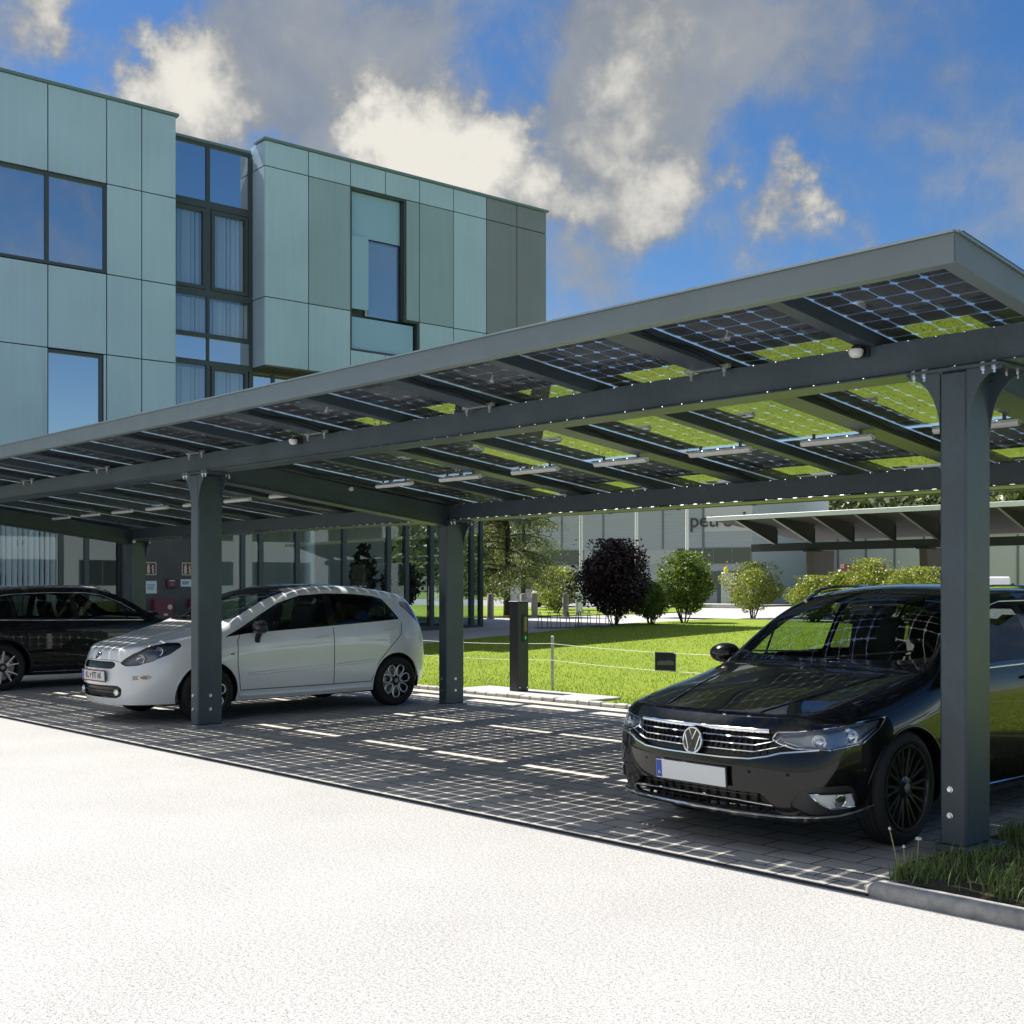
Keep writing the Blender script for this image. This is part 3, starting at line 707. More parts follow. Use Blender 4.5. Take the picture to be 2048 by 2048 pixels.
# the stepped window of the right wing: deep reveals, etched panes at three depths
M_etch = mat('etched_glass', (.36, .54, .70), .08, spec=.9)
rv = MB(); rv.box(-.34, -.02, 8.752, 8.80, 7.60, 11.84); rv.box(-.34, -.02, 10.44, 10.498, 8.61, 11.84); rv.box(-.34, -.02, 8.80, 10.44, 11.79, 11.838)
rv.box(-.34, -.02, 10.87, 10.928, 7.60, 8.605); rv.box(-.34, -.02, 10.44, 10.87, 8.56, 8.605); rv.box(-.34, -.02, 8.80, 10.87, 7.602, 7.65); rv.box(-.5, -.34, 8.75, 10.93, 7.6, 11.84)
for k in range(3): rv.box(-.30 + .09 * k, -.27 + .09 * k, 10.40, 10.44, 8.62, 11.78)
wnd = bpart('window', rv, M_frame)
p = MB(); p.box(-.20, -.17, 8.80, 10.40, 10.62, 11.78); p.build('pane', M_etch, wnd)
p = MB(); p.box(-.08, -.05, 8.80, 9.33, 8.70, 10.60); p.build('pane', M_etch, wnd)
p = MB(); p.box(-.20, -.17, 9.40, 10.38, 8.58, 10.58); p.build('pane', M_stairglass, wnd)
p = MB(); p.box(-.16, -.13, 8.80, 10.80, 7.66, 8.50); p.build('pane', M_etch, wnd)
p = MB(); x = 9.42
while x < 10.3: p.obox((-.26, x, 9.58), (.02, .05, 0), (.002, -.001, 0), (0, 0, .98)); x += .125
p.build('blind', M_blind, wnd)
# ---- ground floor
gz = lambda s: ground_h(0, BO.y + s * .998)
# left part: blinds behind tall panes
window(-.16, -6.0, 2.76, .06, 3.25, fr=.09, mull=(-4.4, -2.6, -.9, 1.36, 1.93), g=M_shopglass, blinds=(-5.9, 1.3, .15, 3.15))
mb = MB(); mb.box(-.5, -.06, 2.76, 5.0, -.1, 3.25); bpart('plaster_wall', mb, M_plaster)
mb = MB(); mb.box(-.10, .04, 2.70, 2.88, -.1, 3.25); bpart('downpipe_casing', mb, M_plaster, bevel=.01)
# right part: tall showroom glazing under the overhang
GO = -.02
mull = [5.71, 6.20, 7.22, 8.60, 9.97, 10.55, 11.38, 12.76]
window(GO, 5.0, 13.14, .26, 3.42, fr=.10, mull=mull, g=M_shopglass, depth=.14)
mb = MB(); mb.box(-.2, .06, 5.0, 13.22, -.1, .27); bpart('plinth', mb, mat('plinth_slate', (.10, .13, .15), .6), bevel=.01)
# glazed corner and its return
mb = MB(); mb.box(-5.0, -.02, 13.10, 13.14, .26, .36); mb.box(-5, -.02, 13.10, 13.14, 3.32, 3.42)
for x in (-.06, -1.3, -2.6, -3.9): mb.box(x - .05, x, 13.06, 13.14, .36, 3.32)
w = bpart('window', mb, M_frame); p = MB(); p.box(-5, -.06, 13.09, 13.10, .36, 3.32); p.build('pane', M_shopglass, w)
mb = MB(); mb.box(-5, .0, 5.0, 13.25, 3.42, 3.72); bpart('canopy_edge', mb, M_frame)
# the rooms behind
mb = MB(); mb.box(-5.2, -5.0, -6, 13.1, .0, 3.4); mb.box(-5, -.2, -6.1, -6, 0, 3.4); mb.box(-5, -.5, 4.9, 5.0, 0, 3.4); bpart('room_wall', mb, M_room)
mb = MB(); mb.box(-5, -.2, -6, 13.08, .10, .20); bpart('room_floor', mb, M_floor)
mb = MB(); mb.box(-5, -.16, -6, 13.08, 3.42, 3.5); bpart('ceiling', mb, mat('room_ceiling', (.6, .6, .58), .9))
mb = MB(); mb.lathe([(.16, 0), (.16, 3.2)], (-.75, 7.95, .2), (0, 0, 1), 24); bpart('column', mb, M_white, smooth=True)
mb = MB(); mb.box(-3.2, -2.4, 6.2, 7.3, .2, 1.2); mb.box(-3.3, -2.3, 6.1, 7.4, 1.2, 1.25); tag(mb.build('reception_desk', mat('desk_white', (.6, .6, .6), .4), None), 'pale reception desk inside the glazed ground floor', 'desk')
o = bpy.data.objects['reception_desk']; o.matrix_world = office.matrix_world if False else Matrix.Translation(BO) @ Matrix.Rotation(BROT, 4, 'Z')
def bpt(o_, s, z): return BO + BN * o_ + BD * s + Vector((0, 0, z))
# banner with the blue arrow mark behind the blinds
bn = thing('banner_screen', 'white hanging screen with a blue arrow mark behind the blinds on the left', 'screen', bpt(-.75, .55, 0), BROT)
mb = MB(); mb.box(-.01, .01, -.55, .42, 1.7, 3.1); mb.build('panel', mat('banner_white', (.72, .74, .76), .6), bn)
mb = MB(); a = [(-.05, 2.62), (.10, 2.42), (-.05, 2.22), (-.05, 2.30), (.02, 2.42), (-.05, 2.54)]
mb.prism(a, (.012, 0, 0), (0, 1, 0), (0, 0, 1), (.004, 0, 0)); mb.prism([(p[0] * .8 + .12, 2.42 + (p[1] - 2.42) * .7) for p in a], (.012, 0, 0), (0, 1, 0), (0, 0, 1), (.004, 0, 0))
mb.build('arrow_mark', mat('mark_blue', (.03, .08, .25), .5), bn)
# safety signs and cabinets on the plaster wall
M_lum = mat('sign_cream', (.62, .60, .45), .6); M_red = mat('sign_red', (.20, .022, .040), .5); M_cab = mat('cabinet_red', (.16, .022, .045), .45)
def ext_sign(s, lab):
    t = thing('fire_extinguisher_sign', lab, 'sign', bpt(-.055, s, 1.87), BROT, 'safety signs on the plaster wall')
    mb = MB(); mb.box(0, .006, -.14, .14, -.15, .15); mb.build('sign_board', M_lum, t)
    mb = MB(); mb.box(.006, .008, -.12, .12, -.13, .13); mb.build('sign_field', M_red, t)
    mb = MB(); mb.prism([(-.085, -.11), (-.02, -.11), (-.02, .05), (-.035, .075), (-.035, .11), (-.07, .11), (-.07, .075), (-.085, .05)], (.008, 0, 0), (0, 1, 0), (0, 0, 1), (.002, 0, 0)); mb.build('extinguisher_symbol', M_lum, t)
    mb = MB(); mb.prism([(.03, .10), (.08, .06), (.055, .02), (.09, -.03), (.06, -.06), (.10, -.11), (.05, -.11), (.03, -.06), (.045, -.02), (.02, .02), (.045, .05)], (.008, 0, 0), (0, 1, 0), (0, 0, 1), (.002, 0, 0)); mb.build('flame_symbol', M_lum, t)
ext_sign(3.37, 'red and cream fire extinguisher sign on the dark wall, left of the pair'); ext_sign(4.28, 'red and cream fire extinguisher sign on the dark wall, right one of the pair')
for s, z, hh, lab in ((3.39, 1.44, .145, 'tall white notice board below the left safety sign'), (4.24, 1.54, .085, 'small wide white notice beside the red call box')):
    t = thing('notice', lab, 'notice', bpt(-.055, s, z), BROT); mb = MB(); mb.box(0, .006, -.13, .13, -hh, hh); mb.build('board', M_white, t)
    for k, dz in enumerate((.35, .0, -.3)):
        mb = MB(); mb.box(.006, .0075, -.10, .09 - .02 * k, dz * hh - .012, dz * hh + .012); mb.build('print_line', mat('print_blue', (.22, .33, .42), .6), t)
t = thing('call_box', 'small dark red call box between the two white notices', 'alarm box', bpt(-.055, 3.86, 1.53), BROT)
mb = MB(); mb.box(0, .09, -.11, .11, -.10, .10); mb.build('housing', M_cab, t, bevel=.01); mb = MB(); mb.box(.09, .094, -.07, .07, .05, .075); mb.build('label_strip', M_lum, t); mb = MB(); mb.lathe([(0, .012), (.04, .01), (.045, 0)], (.09, .0, -.02), (1, 0, 0), 16); mb.build('button', mat('button_grey', (.2, .12, .14), .4), t)
for s, lab in ((3.62, 'dark red wall cabinet with a pale oval badge, nearer the left notice'), (4.50, 'dark red wall cabinet half hidden behind the left front post')):
    t = thing('fire_cabinet', lab, 'cabinet', bpt(-.055, s, .95), BROT, 'red cabinets on the plaster wall')
    mb = MB(); mb.box(0, .24, -.24, .24, -.30, .22); mb.build('housing', M_cab, t, bevel=.03)
    mb = MB(); mb.lathe([(0, .008), (.055, .006), (.06, 0)], (.24, .12, .03), (1, 0, 0), 20); mb.build('badge', M_lum, t); mb = MB(); mb.box(.24, .246, -.03, .07, -.17, -.12); mb.build('latch', M_lum, t)
# ---------------------------------------------------------------- leaf-built plants
def leaves(name, P, size, m, parent=None, seed=1, droop=0., tone=None, aspect=.55, stuff=False):
    """one mesh of many small leaf faces at points P"""
    g = np.random.default_rng(seed); P = np.asarray(P, float); n = len(P)
    sz = size * g.uniform(.6, 1.35, n)[:, None]
    a = g.normal(size=(n, 3)); a[:, 2] -= droop; a /= np.linalg.norm(a, axis=1)[:, None]
    b = np.cross(a, g.normal(size=(n, 3))); b /= np.linalg.norm(b, axis=1)[:, None] + 1e-9
    V = np.stack([P - a * sz, P + b * sz * aspect, P + a * sz, P - b * sz * aspect], 1).reshape(-1, 3)
    me = bpy.data.meshes.new(name); me.vertices.add(4 * n); me.vertices.foreach_set('co', V.ravel())
    me.loops.add(4 * n); me.loops.foreach_set('vertex_index', np.arange(4 * n, dtype=np.int32))
    me.polygons.add(n); me.polygons.foreach_set('loop_start', (np.arange(n) * 4).astype(np.int32)); me.update(calc_edges=True)
    t = g.normal(.42, .22, n) if tone is None else tone + g.normal(0, .16, n)
    at = me.attributes.new('tone', 'FLOAT', 'POINT'); at.data.foreach_set('value', np.repeat(np.clip(t, 0, 1), 4).astype(np.float32))
    me.materials.append(m); o = link(name, me, parent)
    return o
def crown_pts(n, rx, ry, rz, cz, g, lumps=14, fill=.35, lump=.42, bottom=-1.):
    """points in a lumpy crown: clusters on the surface of an ellipsoid plus some inside"""
    C = []
    for _ in range(lumps):
        d = g.normal(size=3); d /= np.linalg.norm(d); d[2] = max(d[2], bottom); r = g.uniform(.45, .82); C.append(d * r)
    C = np.array(C); k = g.integers(0, lumps, n); q = g.normal(size=(n, 3)); q /= np.linalg.norm(q, axis=1)[:, None]
    rad = lump * g.uniform(.55, 1.05, n) ** .5 * g.uniform(.7, 1.1, lumps)[k]
    P = C[k] + q * rad[:, None]
    ins = g.random(n) < fill; u = g.normal(size=(n, 3)); u /= np.linalg.norm(u, axis=1)[:, None]; u *= (g.uniform(.15, 1., n) ** .5)[:, None] * .85
    P[ins] = u[ins]
    return P * [rx, ry, rz] + [0, 0, cz]
M_twig = mat('twig_bark', (.06, .045, .032), .9)
def shrub(lab, x, y, h, w, m, n=4200, leaf=.05, group=None, seed=1, stem=.25, lumps=16, cat='shrub', open_=.3, name='garden_shrub', z=None):
    g = np.random.default_rng(seed); z = ground_h(x, y) if z is None else z; w *= 1.2
    t = thing(name, lab, cat, (x, y, z), 0, group)
    rz = (h - stem * h * .5) / 2; P = crown_pts(n, w / 2, w / 2, rz, h - rz, g, lumps, open_)
    up = np.stack([g.normal(0, .12 * w, n // 12), g.normal(0, .12 * w, n // 12), h + g.uniform(-.15, .08, n // 12) * h], 1)
    P = np.concatenate([P, up * [1, 1, .97]]); P = P[P[:, 2] > .03]; tp = .58 + .42 * np.clip(P[:, 2] / h / .5, 0, 1); P[:, 0] *= tp; P[:, 1] *= tp
    leaves('crown', P, leaf, m, t, seed)
    mb = MB()
    for k in range(9):
        a = g.uniform(0, 6.28); r = g.uniform(.15, .38) * w; e = Vector((math.cos(a) * r, math.sin(a) * r, h * g.uniform(.55, .85)))
        s = Vector((math.cos(a) * .05, math.sin(a) * .05, -.05)); mb.tube([s, s.lerp(e, .5) + Vector((g.normal(0, .04), g.normal(0, .04), .05)), e], [.018, .012, .005], 5)
    mb.build('stem', M_twig, t); return t
LG, LL, LP, LO = MATS['leaf_green'], MATS['leaf_lime'], MATS['leaf_purple'], MATS['leaf_olive']
shrub('large dark purple leaved shrub standing on the lawn', -19.2, 18.45, 2.25, 2.05, LP, 13000, .05, seed=11, stem=.05, lumps=26, open_=.45)
shrub('small dark green shrub tucked against the purple shrub', -18.5, 19.15, 1.12, 1.0, LG, 6000, .032, seed=12, stem=.05, lumps=20)
shrub('round mid green shrub with stems showing at its foot, right of the purple shrub', -18.75, 20.9, 1.95, 1.65, LG, 11000, .038, seed=13, stem=.22, lumps=26)
shrub('loose yellow-green shrub with thin open branches by the white path', -20.0, 25.9, 1.75, 1.85, LL, 7000, .036, seed=14, stem=.28, lumps=24, open_=.2)
gs = 'lime green bushes in the row before the far carport'
for i, (px, yy, h, w, lab) in enumerate([(1630, 24.4, 1.30, 1.6, 'broad lime bush at the left end of the row before the far carport'), (1682, 24.6, 1.40, 1.0, 'small upright lime bush second in the row before the far carport'),
      (1742, 24.2, 1.75, 1.5, 'tallest lime bush of the row before the far carport'), (1708, 23.6, 1.0, .95, 'lowest lime bush peeping over the black car roof'), (1838, 24.0, 1.50, 1.75, 'wide lime bush at the right end of the row, against the right front post')]):
    d = pix_dir(px, 1173.5); t_ = (yy - CAM.y) / d.y; shrub(lab, CAM.x + d.x * t_, yy, h, w, LL, 10000, .036, gs, seed=20 + i, stem=.06, lumps=26, open_=.35)
shrub('round clipped green bush on the verge behind the wooden bollards', -30.6, 27.7, 1.75, 2.0, LL, 5000, .05, seed=31, stem=.1)
# conifer with drooping branches beyond the glazed corner
def conifer(lab, x, y, h, w, seed, m, n=15000):
    g = np.random.default_rng(seed); z = ground_h(x, y); t = thing('conifer_tree', lab, 'tree', (x, y, z))
    mb = MB(); mb.tube([(0, 0, -.1), (.05, 0, h * .4), (0, .03, h * .75), (0, 0, h)], [.13, .10, .06, .015], 8); mb.build('trunk', M_twig, t)
    br = MB(); P = []
    for k in range(64):
        zz = h * g.uniform(.22, .97); L_ = w / 2 * (1.12 - .75 * zz / h) * g.uniform(.75, 1.2); a = g.uniform(0, 6.28); d = Vector((math.cos(a), math.sin(a), 0))
        pts = [Vector((0, 0, zz)) + d * L_ * s + Vector((0, 0, .30 * L_ * s - .50 * L_ * s * s)) for s in (0, .35, .7, 1)]
        br.tube(pts, [.028, .02, .012, .004], 5)
        c = int(n / 64)
        s = g.random(c) ** .7; base = np.array([list(pts[0].lerp(pts[3], q) + Vector((0, 0, .25 * L_ * q * (1 - q)))) for q in s])
        lat = g.normal(0, 1, (c, 3)) * np.stack([.10 + .10 * s, .10 + .10 * s, .05 + 0 * s], 1); base = base + lat; base[:, 2] -= g.exponential(.16, c)
        P.append(base)
    br.build('branch_set', M_twig, t)
    P = np.concatenate(P); P = P[P[:, 2] > .45]; leaves('crown', P, .07, m, t, seed, droop=1.0, aspect=.28); return t
conifer('tall olive conifer with drooping branches beside the glazed building corner', -28.3, 22.9, 5.6, 4.8, 41, LO, 20000)
conifer('second darker conifer half hidden behind the drooping one', -36.5, 31.5, 7.0, 4.5, 42, LG, 9000)
# potted plants inside the showroom
def pot_plant(lab, o_, s, h, w, seed, hang=False):
    g = np.random.default_rng(seed); t = thing('potted_plant', lab, 'plant', bpt(o_, s, .2), 0, 'potted plants inside the showroom')
    mb = MB(); mb.lathe([(0, 0), (.16, 0), (.24, .62), (.22, .62), (.20, .56), (0, .56)], (0, 0, 0), (0, 0, 1), 20); mb.build('pot', mat('pot_white', (.66, .66, .64), .4), t, smooth=True)
    mb = MB(); mb.tube([(0, 0, .5), (.03, .02, h * .6), (0, 0, h * .9)], [.03, .02, .008], 6); mb.build('stem', M_twig, t)
    P = crown_pts(700, w / 2, w / 2, (h - .7) / 2, .7 + (h - .7) / 2, g, 12, .2, .5); leaves('crown', P, .10, MATS['leaf_house'], t, seed, droop=.5)
pot_plant('tall potted plant with large dark leaves inside the showroom, nearest the steel post', -.75, 10.85, 2.15, 1.1, 51); pot_plant('potted plant behind the white car roof inside the showroom, left of the taller one', -.95, 9.72, 2.35, .8, 52)
# dandelion stalks at the kerb end
M_stalk = mat('seed_stalk', (.30, .29, .16), .8); M_seed = mat('seed_head', (.62, .60, .52), .9)
for i, (x, y, h, lx, ly, lab) in enumerate([(.09, -.86, .21, -.06, .02, 'leaning dandelion stalk with its seeds blown off, leftmost at the kerb end'), (.13, -.76, .165, .01, .0, 'upright dandelion stalk with a pale flat seed head'), (.11, -.84, .13, -.01, .01, 'short thin dandelion stalk between the two taller ones')]):
    t = thing('dandelion', lab, 'weed', (x, y, .05), 0, 'dandelion stalks at the kerb end'); mb = MB(); mb.tube([(0, 0, 0), (lx * .4, ly * .4, h * .5), (lx, ly, h)], [.0035, .003, .0025], 6); mb.build('stalk', M_stalk, t)
    mb = MB(); mb.lathe([(0, -.004), (.016 if i == 1 else .008, 0), (.015 if i == 1 else .006, .010), (0, .014)], (lx, ly, h), (0, 0, 1), 10); mb.build('seed_head', M_seed, t, smooth=True)
# ---------------------------------------------------------------- things on and around the lawn
mb = MB(); mb.box(-9.75, -7.25, 4.65, 5.35, -.05, .045); kind(mb.build('concrete_slab', M_conc, bevel=.01), 'structure')
ch = thing('charging_post', 'dark grey square charging post with a small green lit display', 'charging post', (-8.80, 5.02, .045))
mb = MB(); mb.box(-.085, .085, -.105, .105, 0, 1.20); mb.build('housing', mat('charger_black', (.022, .024, .026), .4), ch, bevel=.012)
mb = MB(); mb.box(-.09, .09, -.11, .11, 1.20, 1.212); mb.build('lid', mat('lid_grey', (.20, .21, .21), .4), ch, bevel=.004)
mb = MB(); mb.box(.085, .096, -.03, .075, .66, 1.04); mb.build('control_panel', M_black, ch, bevel=.004)
mb = MB(); mb.box(.096, .0975, .01, .055, .80, 1.0); mb.build('socket_plate', mat('socket_plate', (.22, .18, .05), .5), ch)
m = bpy.data.materials.new('green_led'); m.use_nodes = True; p = m.node_tree.nodes['Principled BSDF']; p.inputs['Base Color'].default_value = (.01, .2, .03, 1); p.inputs['Emission Color'].default_value = (.03, .8, .10, 1); p.inputs['Emission Strength'].default_value = .18
mb = MB(); mb.box(.096, .0978, .02, .042, .70, .74); mb.build('display', m, ch)
for sy in (-.07, .07):
    mb = MB(); mb.lathe([(.012, 0), (.012, .008), (0, .01)], (.085, sy, .05), (1, 0, 0), 8); mb.build('bolt', M_bolt, ch)
# wire fence of thin steel posts
M_zinc = mat('galvanised', (.50, .52, .52), .4, metal=.6)
FX = [-17.9, -13.4, -8.86, -4.3, .2, 4.8]
fen = []
for i, x in enumerate(FX):
    t = thing('fence_post', ['thin galvanised wire fence post at the far left of the lawn', 'thin galvanised wire fence post behind the back left steel post', 'thin galvanised wire fence post standing in the lawn beside the charging post', 'thin galvanised wire fence post behind the black car', 'thin galvanised wire fence post behind the car tail', 'thin galvanised wire fence post at the far right of the lawn'][i], 'post', (x, 5.72, 0), 0, 'posts of the wire fence')
    mb = MB(); mb.tube([(0, 0, -.05), (0, 0, .75)], .021, 10); mb.build('pole', M_zinc, t, smooth=True); mb = MB(); mb.lathe([(.024, 0), (.024, .02), (0, .03)], (0, 0, .74), (0, 0, 1), 10); mb.build('end_cap', M_zinc, t, smooth=True)
M_wire = mat('wire', (.62, .62, .58), .5)
for z, lab in ((.66, 'upper sagging wire of the lawn fence'), (.43, 'lower sagging wire of the lawn fence')):
    mb = MB(); pts = []
    for i in range(len(FX) - 1):
        for k in range(9):
            s = k / 9; pts.append((FX[i] + (FX[i + 1] - FX[i]) * s, 5.72 - .026, z - .05 * 4 * s * (1 - s)))
    mb.tube(pts, .0035, 5, cap=False); tag(mb.build('fence_wire', M_wire), lab, 'wire', 'wires of the lawn fence')
sg = thing('wire_sign', 'small black sign plate with white edge hanging on the fence wires', 'sign', (-6.80, 5.68, .615), R(8))
mb = MB(); mb.box(-.15, .15, -.006, .0, -.225, 0); mb.build('plate', mat('sign_black', (.016, .018, .022), .35), sg)
mb = MB(); mb.box(-.158, .158, .0, .004, -.233, .008); mb.build('backing', M_white, sg)
mb = MB(); mb.prism([(-.12, -.12), (-.06, -.10), (0, -.105), (.07, -.09), (.13, -.11), (.13, -.15), (-.12, -.16)], (0, -.006, 0), (1, 0, 0), (0, 0, 1), (0, -.0012, 0)); mb.build('picture_band', mat('sign_grey', (.13, .14, .15), .5), sg)
t = thing('wall_socket_box', 'small grey junction box fixed on the back of the left steel post', 'box', (-8.28, 3.46, .70)); mb = MB(); mb.box(-.06, .06, -.015, .08, -.12, .12); mb.build('housing', M_zinc, t, bevel=.01); mb = MB(); mb.box(-.045, .045, .08, .09, -.10, .10); mb.build('lid', M_alu, t, bevel=.004)
# bollards
M_wood = mat('weathered_wood', (.30, .27, .24), .9, var=.2, vscale=14)
labs = ['weathered wooden bollard nearest the glazed building corner', 'weathered wooden bollard just behind the charging post', 'weathered wooden bollard right of the charging post', 'weathered wooden bollard before the clipped green bush']
for (px, d_), lab in zip([(981, 39.5), (1047, 40.4), (1069, 41.2), (1131, 42.8)], labs):
    r = (px - 1024) / FPX * d_; x = CAM.x + r * math.sin(YAW) - d_ * math.cos(YAW); y = CAM.y + r * math.cos(YAW) + d_ * math.sin(YAW)
    t = thing('bollard', lab, 'bollard', (x, y, ground_h(x, y)), 0, 'wooden bollards along the path'); mb = MB(); mb.lathe([(.11, -.05), (.11, .76), (.09, .80), (0, .81)], (0, 0, 0), (0, 0, 1), 14); mb.build('shaft', M_wood, t, smooth=True); mb = MB(); mb.lathe([(.13, 0), (.125, .03), (.112, .034)], (0, 0, -.01), (0, 0, 1), 14); mb.build('ground_collar', M_conc, t)
t = thing('bollard', 'bright steel bollard at the edge of the purple shrub', 'bollard', (-27.62, 25.81, .42)); mb = MB(); mb.lathe([(.09, -.05), (.09, .80), (0, .83)], (0, 0, 0), (0, 0, 1), 14); mb.build('shaft', M_zinc, t, smooth=True); mb = MB(); mb.lathe([(.092, .6), (.094, .6), (.094, .68), (.092, .68)], (0, 0, 0), (0, 0, 1), 14); mb.build('reflector_band', M_white, t)
# bicycle stands: wire loops on a rail
for (x, y), lab in (((-19.65, 16.75), 'low wire bicycle stand left of the purple shrub'), ((-19.15, 17.75), 'low wire bicycle stand partly behind the purple shrub')):
    t = thing('bicycle_stand', lab, 'bike rack', (x, y, ground_h(x, y)), R(62), 'bicycle stands on the path edge')
    mb = MB()
    for s in (-.16, .16): mb.tube([(-.62, s, .02), (.62, s, .02)], .014, 6)
    mb.build('base_rail', mat('rack_steel', (.10, .10, .11), .4, metal=.5), t)
    for k in range(5):
        x0 = -.52 + .26 * k; mb = MB(); mb.tube([(x0 + .10 * math.cos(a) * (1 if a < 3.2 else 1), .16 * math.cos(a), .02 + .42 * max(0, math.sin(a))) for a in np.linspace(0, math.pi, 12)], .010, 6); mb.build('wheel_loop', MATS['rack_steel'], t)
# flag poles
for px, Z, lab in ((1162, 46., 'white flagpole left of the purple shrub top'), (1273, 48., 'white flagpole above the purple shrub'), (1374, 50., 'white flagpole above the round green shrub')):
    r = (px - 1024) / FPX * Z; x = CAM.x + r * math.sin(YAW) - Z * math.cos(YAW); y = CAM.y + r * math.cos(YAW) + Z * math.sin(YAW)
    t = thing('flagpole', lab, 'flagpole', (x, y, .42), 0, 'white flagpoles before the warehouse'); mb = MB(); mb.tube([(0, 0, 0), (0, 0, 7.6)], [.075, .05], 12); mb.build('pole', M_white, t, smooth=True); mb = MB(); mb.lathe([(.12, 0), (.12, .12), (.08, .14)], (0, 0, 0), (0, 0, 1), 12); mb.build('base_flange', M_zinc, t)
# ---------------------------------------------------------------- far carport
FC = thing('far_carport', 'second solar carport with a thin pale edge and wide brown supports, beyond the bushes', 'carport', (0, 0, 0))
fy0, fy1, fyb = 25.75, 31.2, 28.1; fz0 = 3.66; ftl = .10; fx0, fx1 = -21.7, 9.5
fzz = lambda y: fz0 - ftl * (y - fy0)
M_fc = mat('far_steel', (.07, .073, .076), .8, spec=.08); M_fpost = mat('support_bounce_brown', (.13, .105, .085), .6)  # supports: brown of light bounced off the grass, put into the colour
mb = MB(); mb.box(fx0, fx1, fy0 - .03, fy0 + .02, fz0 - .06, fz0 + .08); mb.build('front_edge', mat('edge_pale', (.76, .79, .81), .35), FC, bevel=.004)
mb = MB(); a = Vector((0, fy0 + .02, fzz(fy0 + .02))); b = Vector((0, fy1, fzz(fy1)))
mb.obox(((fx0 + fx1) / 2, (a.y + b.y) / 2, (a.z + b.z) / 2 + .02), ((fx1 - fx0) / 2, 0, 0), (0, (b.y - a.y) / 2, (b.z - a.z) / 2), (0, .002, .02)); mb.build('roof_panel', mat('far_panel', (.09, .09, .095), .8, spec=.05), FC)
x = fx0; k = 0; rf = None
while x + 1.1 <= fx1:
    if rf is None:
        mb = MB(); poly = [(fy0 + .03, fzz(fy0 + .03) - .003), (fyb, fzz(fyb) - .003), (fyb, 2.89), (fyb - .15, 2.89), (fy0 + .05, fz0 - .06)]
        mb.prism(poly, (-.012, 0, 0), (0, 1, 0), (0, 0, 1), (.024, 0, 0)); mb.box(-.045, .045, fyb - .01, fyb + .0, 2.87, 3.35)
        rf = mb.build('rafter', M_fc, FC); r = rf
        mb = MB(); mb.obox((0, (fy0 + fyb) / 2 - .05, (fz0 - .075 + 2.875) / 2), (.04, 0, 0), (0, (fyb - .15 - fy0 - .05) / 2, (2.89 - fz0 + .06) / 2), (0, .002, .006)); mb.build('bottom_flange', mat('flange_pale', (.30, .30, .29), .5), rf)
    else: r = copy_tree(rf, FC)
    r.location.x = x + 1.1; x += 1.45
mb = MB(); mb.box(fx0 + .05, fx1, fyb + .01, fyb + .25, 2.64, 2.90); mb.build('beam', M_fc, FC, bevel=.006)
x = -19.3; ps = None
while x < fx1:
    if ps is None:
        mb = MB(); mb.prism([(fyb - .05, 2.64), (fyb + 1.25, 2.64), (fyb + 1.1, .3), (fyb + .1, .3)], (-.13, 0, 0), (0, 1, 0), (0, 0, 1), (.26, 0, 0)); ps = mb.build('support', M_fpost, FC, bevel=.01)
        q = MB(); q.box(-.22, .22, fyb - .08, fyb + .35, 2.60, 2.638); q.build('cap_plate', M_fc, ps); p = ps
    else: p = copy_tree(ps, FC)
    p.location.x = x; x += 4.0
# ---------------------------------------------------------------- warehouse with grey ribbed siding
def at_px(u, Z):
    r = (u - 1024) / FPX * Z; return Vector((CAM.x + r * math.sin(YAW) - Z * math.cos(YAW), CAM.y + r * math.cos(YAW) + Z * math.sin(YAW), 0))
WA = at_px(1506, 72); WB = at_px(1010, 80); wu = (WB - WA).normalized(); wrot = math.atan2(wu.y, wu.x)      # local x runs left along the front, -y.. towards the viewer
wh = thing('warehouse', 'grey warehouse with ribbed siding, ribbon windows and large dark lettering', 'building', (WA.x, WA.y, .42), wrot)
WL = (WB - WA).length
def siding(name, c1, c2, per):
    m = bpy.data.materials.new(name); m.use_nodes = True; t = m.node_tree; p = t.nodes['Principled BSDF']; c = t.nodes.new('ShaderNodeTexCoord'); s = t.nodes.new('ShaderNodeSeparateXYZ'); t.links.new(c.outputs['Object'], s.inputs[0])
    w = t.nodes.new('ShaderNodeMath'); w.operation = 'PINGPONG'; w.inputs[1].default_value = per / 2; t.links.new(s.outputs['Z'], w.inputs[0])
    r = t.nodes.new('ShaderNodeMapRange'); r.inputs[2].default_value = per / 2; t.links.new(w.outputs[0], r.inputs[0]); b = t.nodes.new('ShaderNodeBump'); b.inputs['Strength'].default_value = .8; b.inputs['Distance'].default_value = .03
    t.links.new(r.outputs[0], b.inputs['Height']); t.links.new(b.outputs[0], p.inputs['Normal']); p.inputs['Base Color'].default_value = (*c1, 1); p.inputs['Roughness'].default_value = .5; return m
M_sid = siding('ribbed_siding', (.36, .40, .42), None, .22); M_sid2 = mat('flat_siding', (.44, .46, .47), .5)
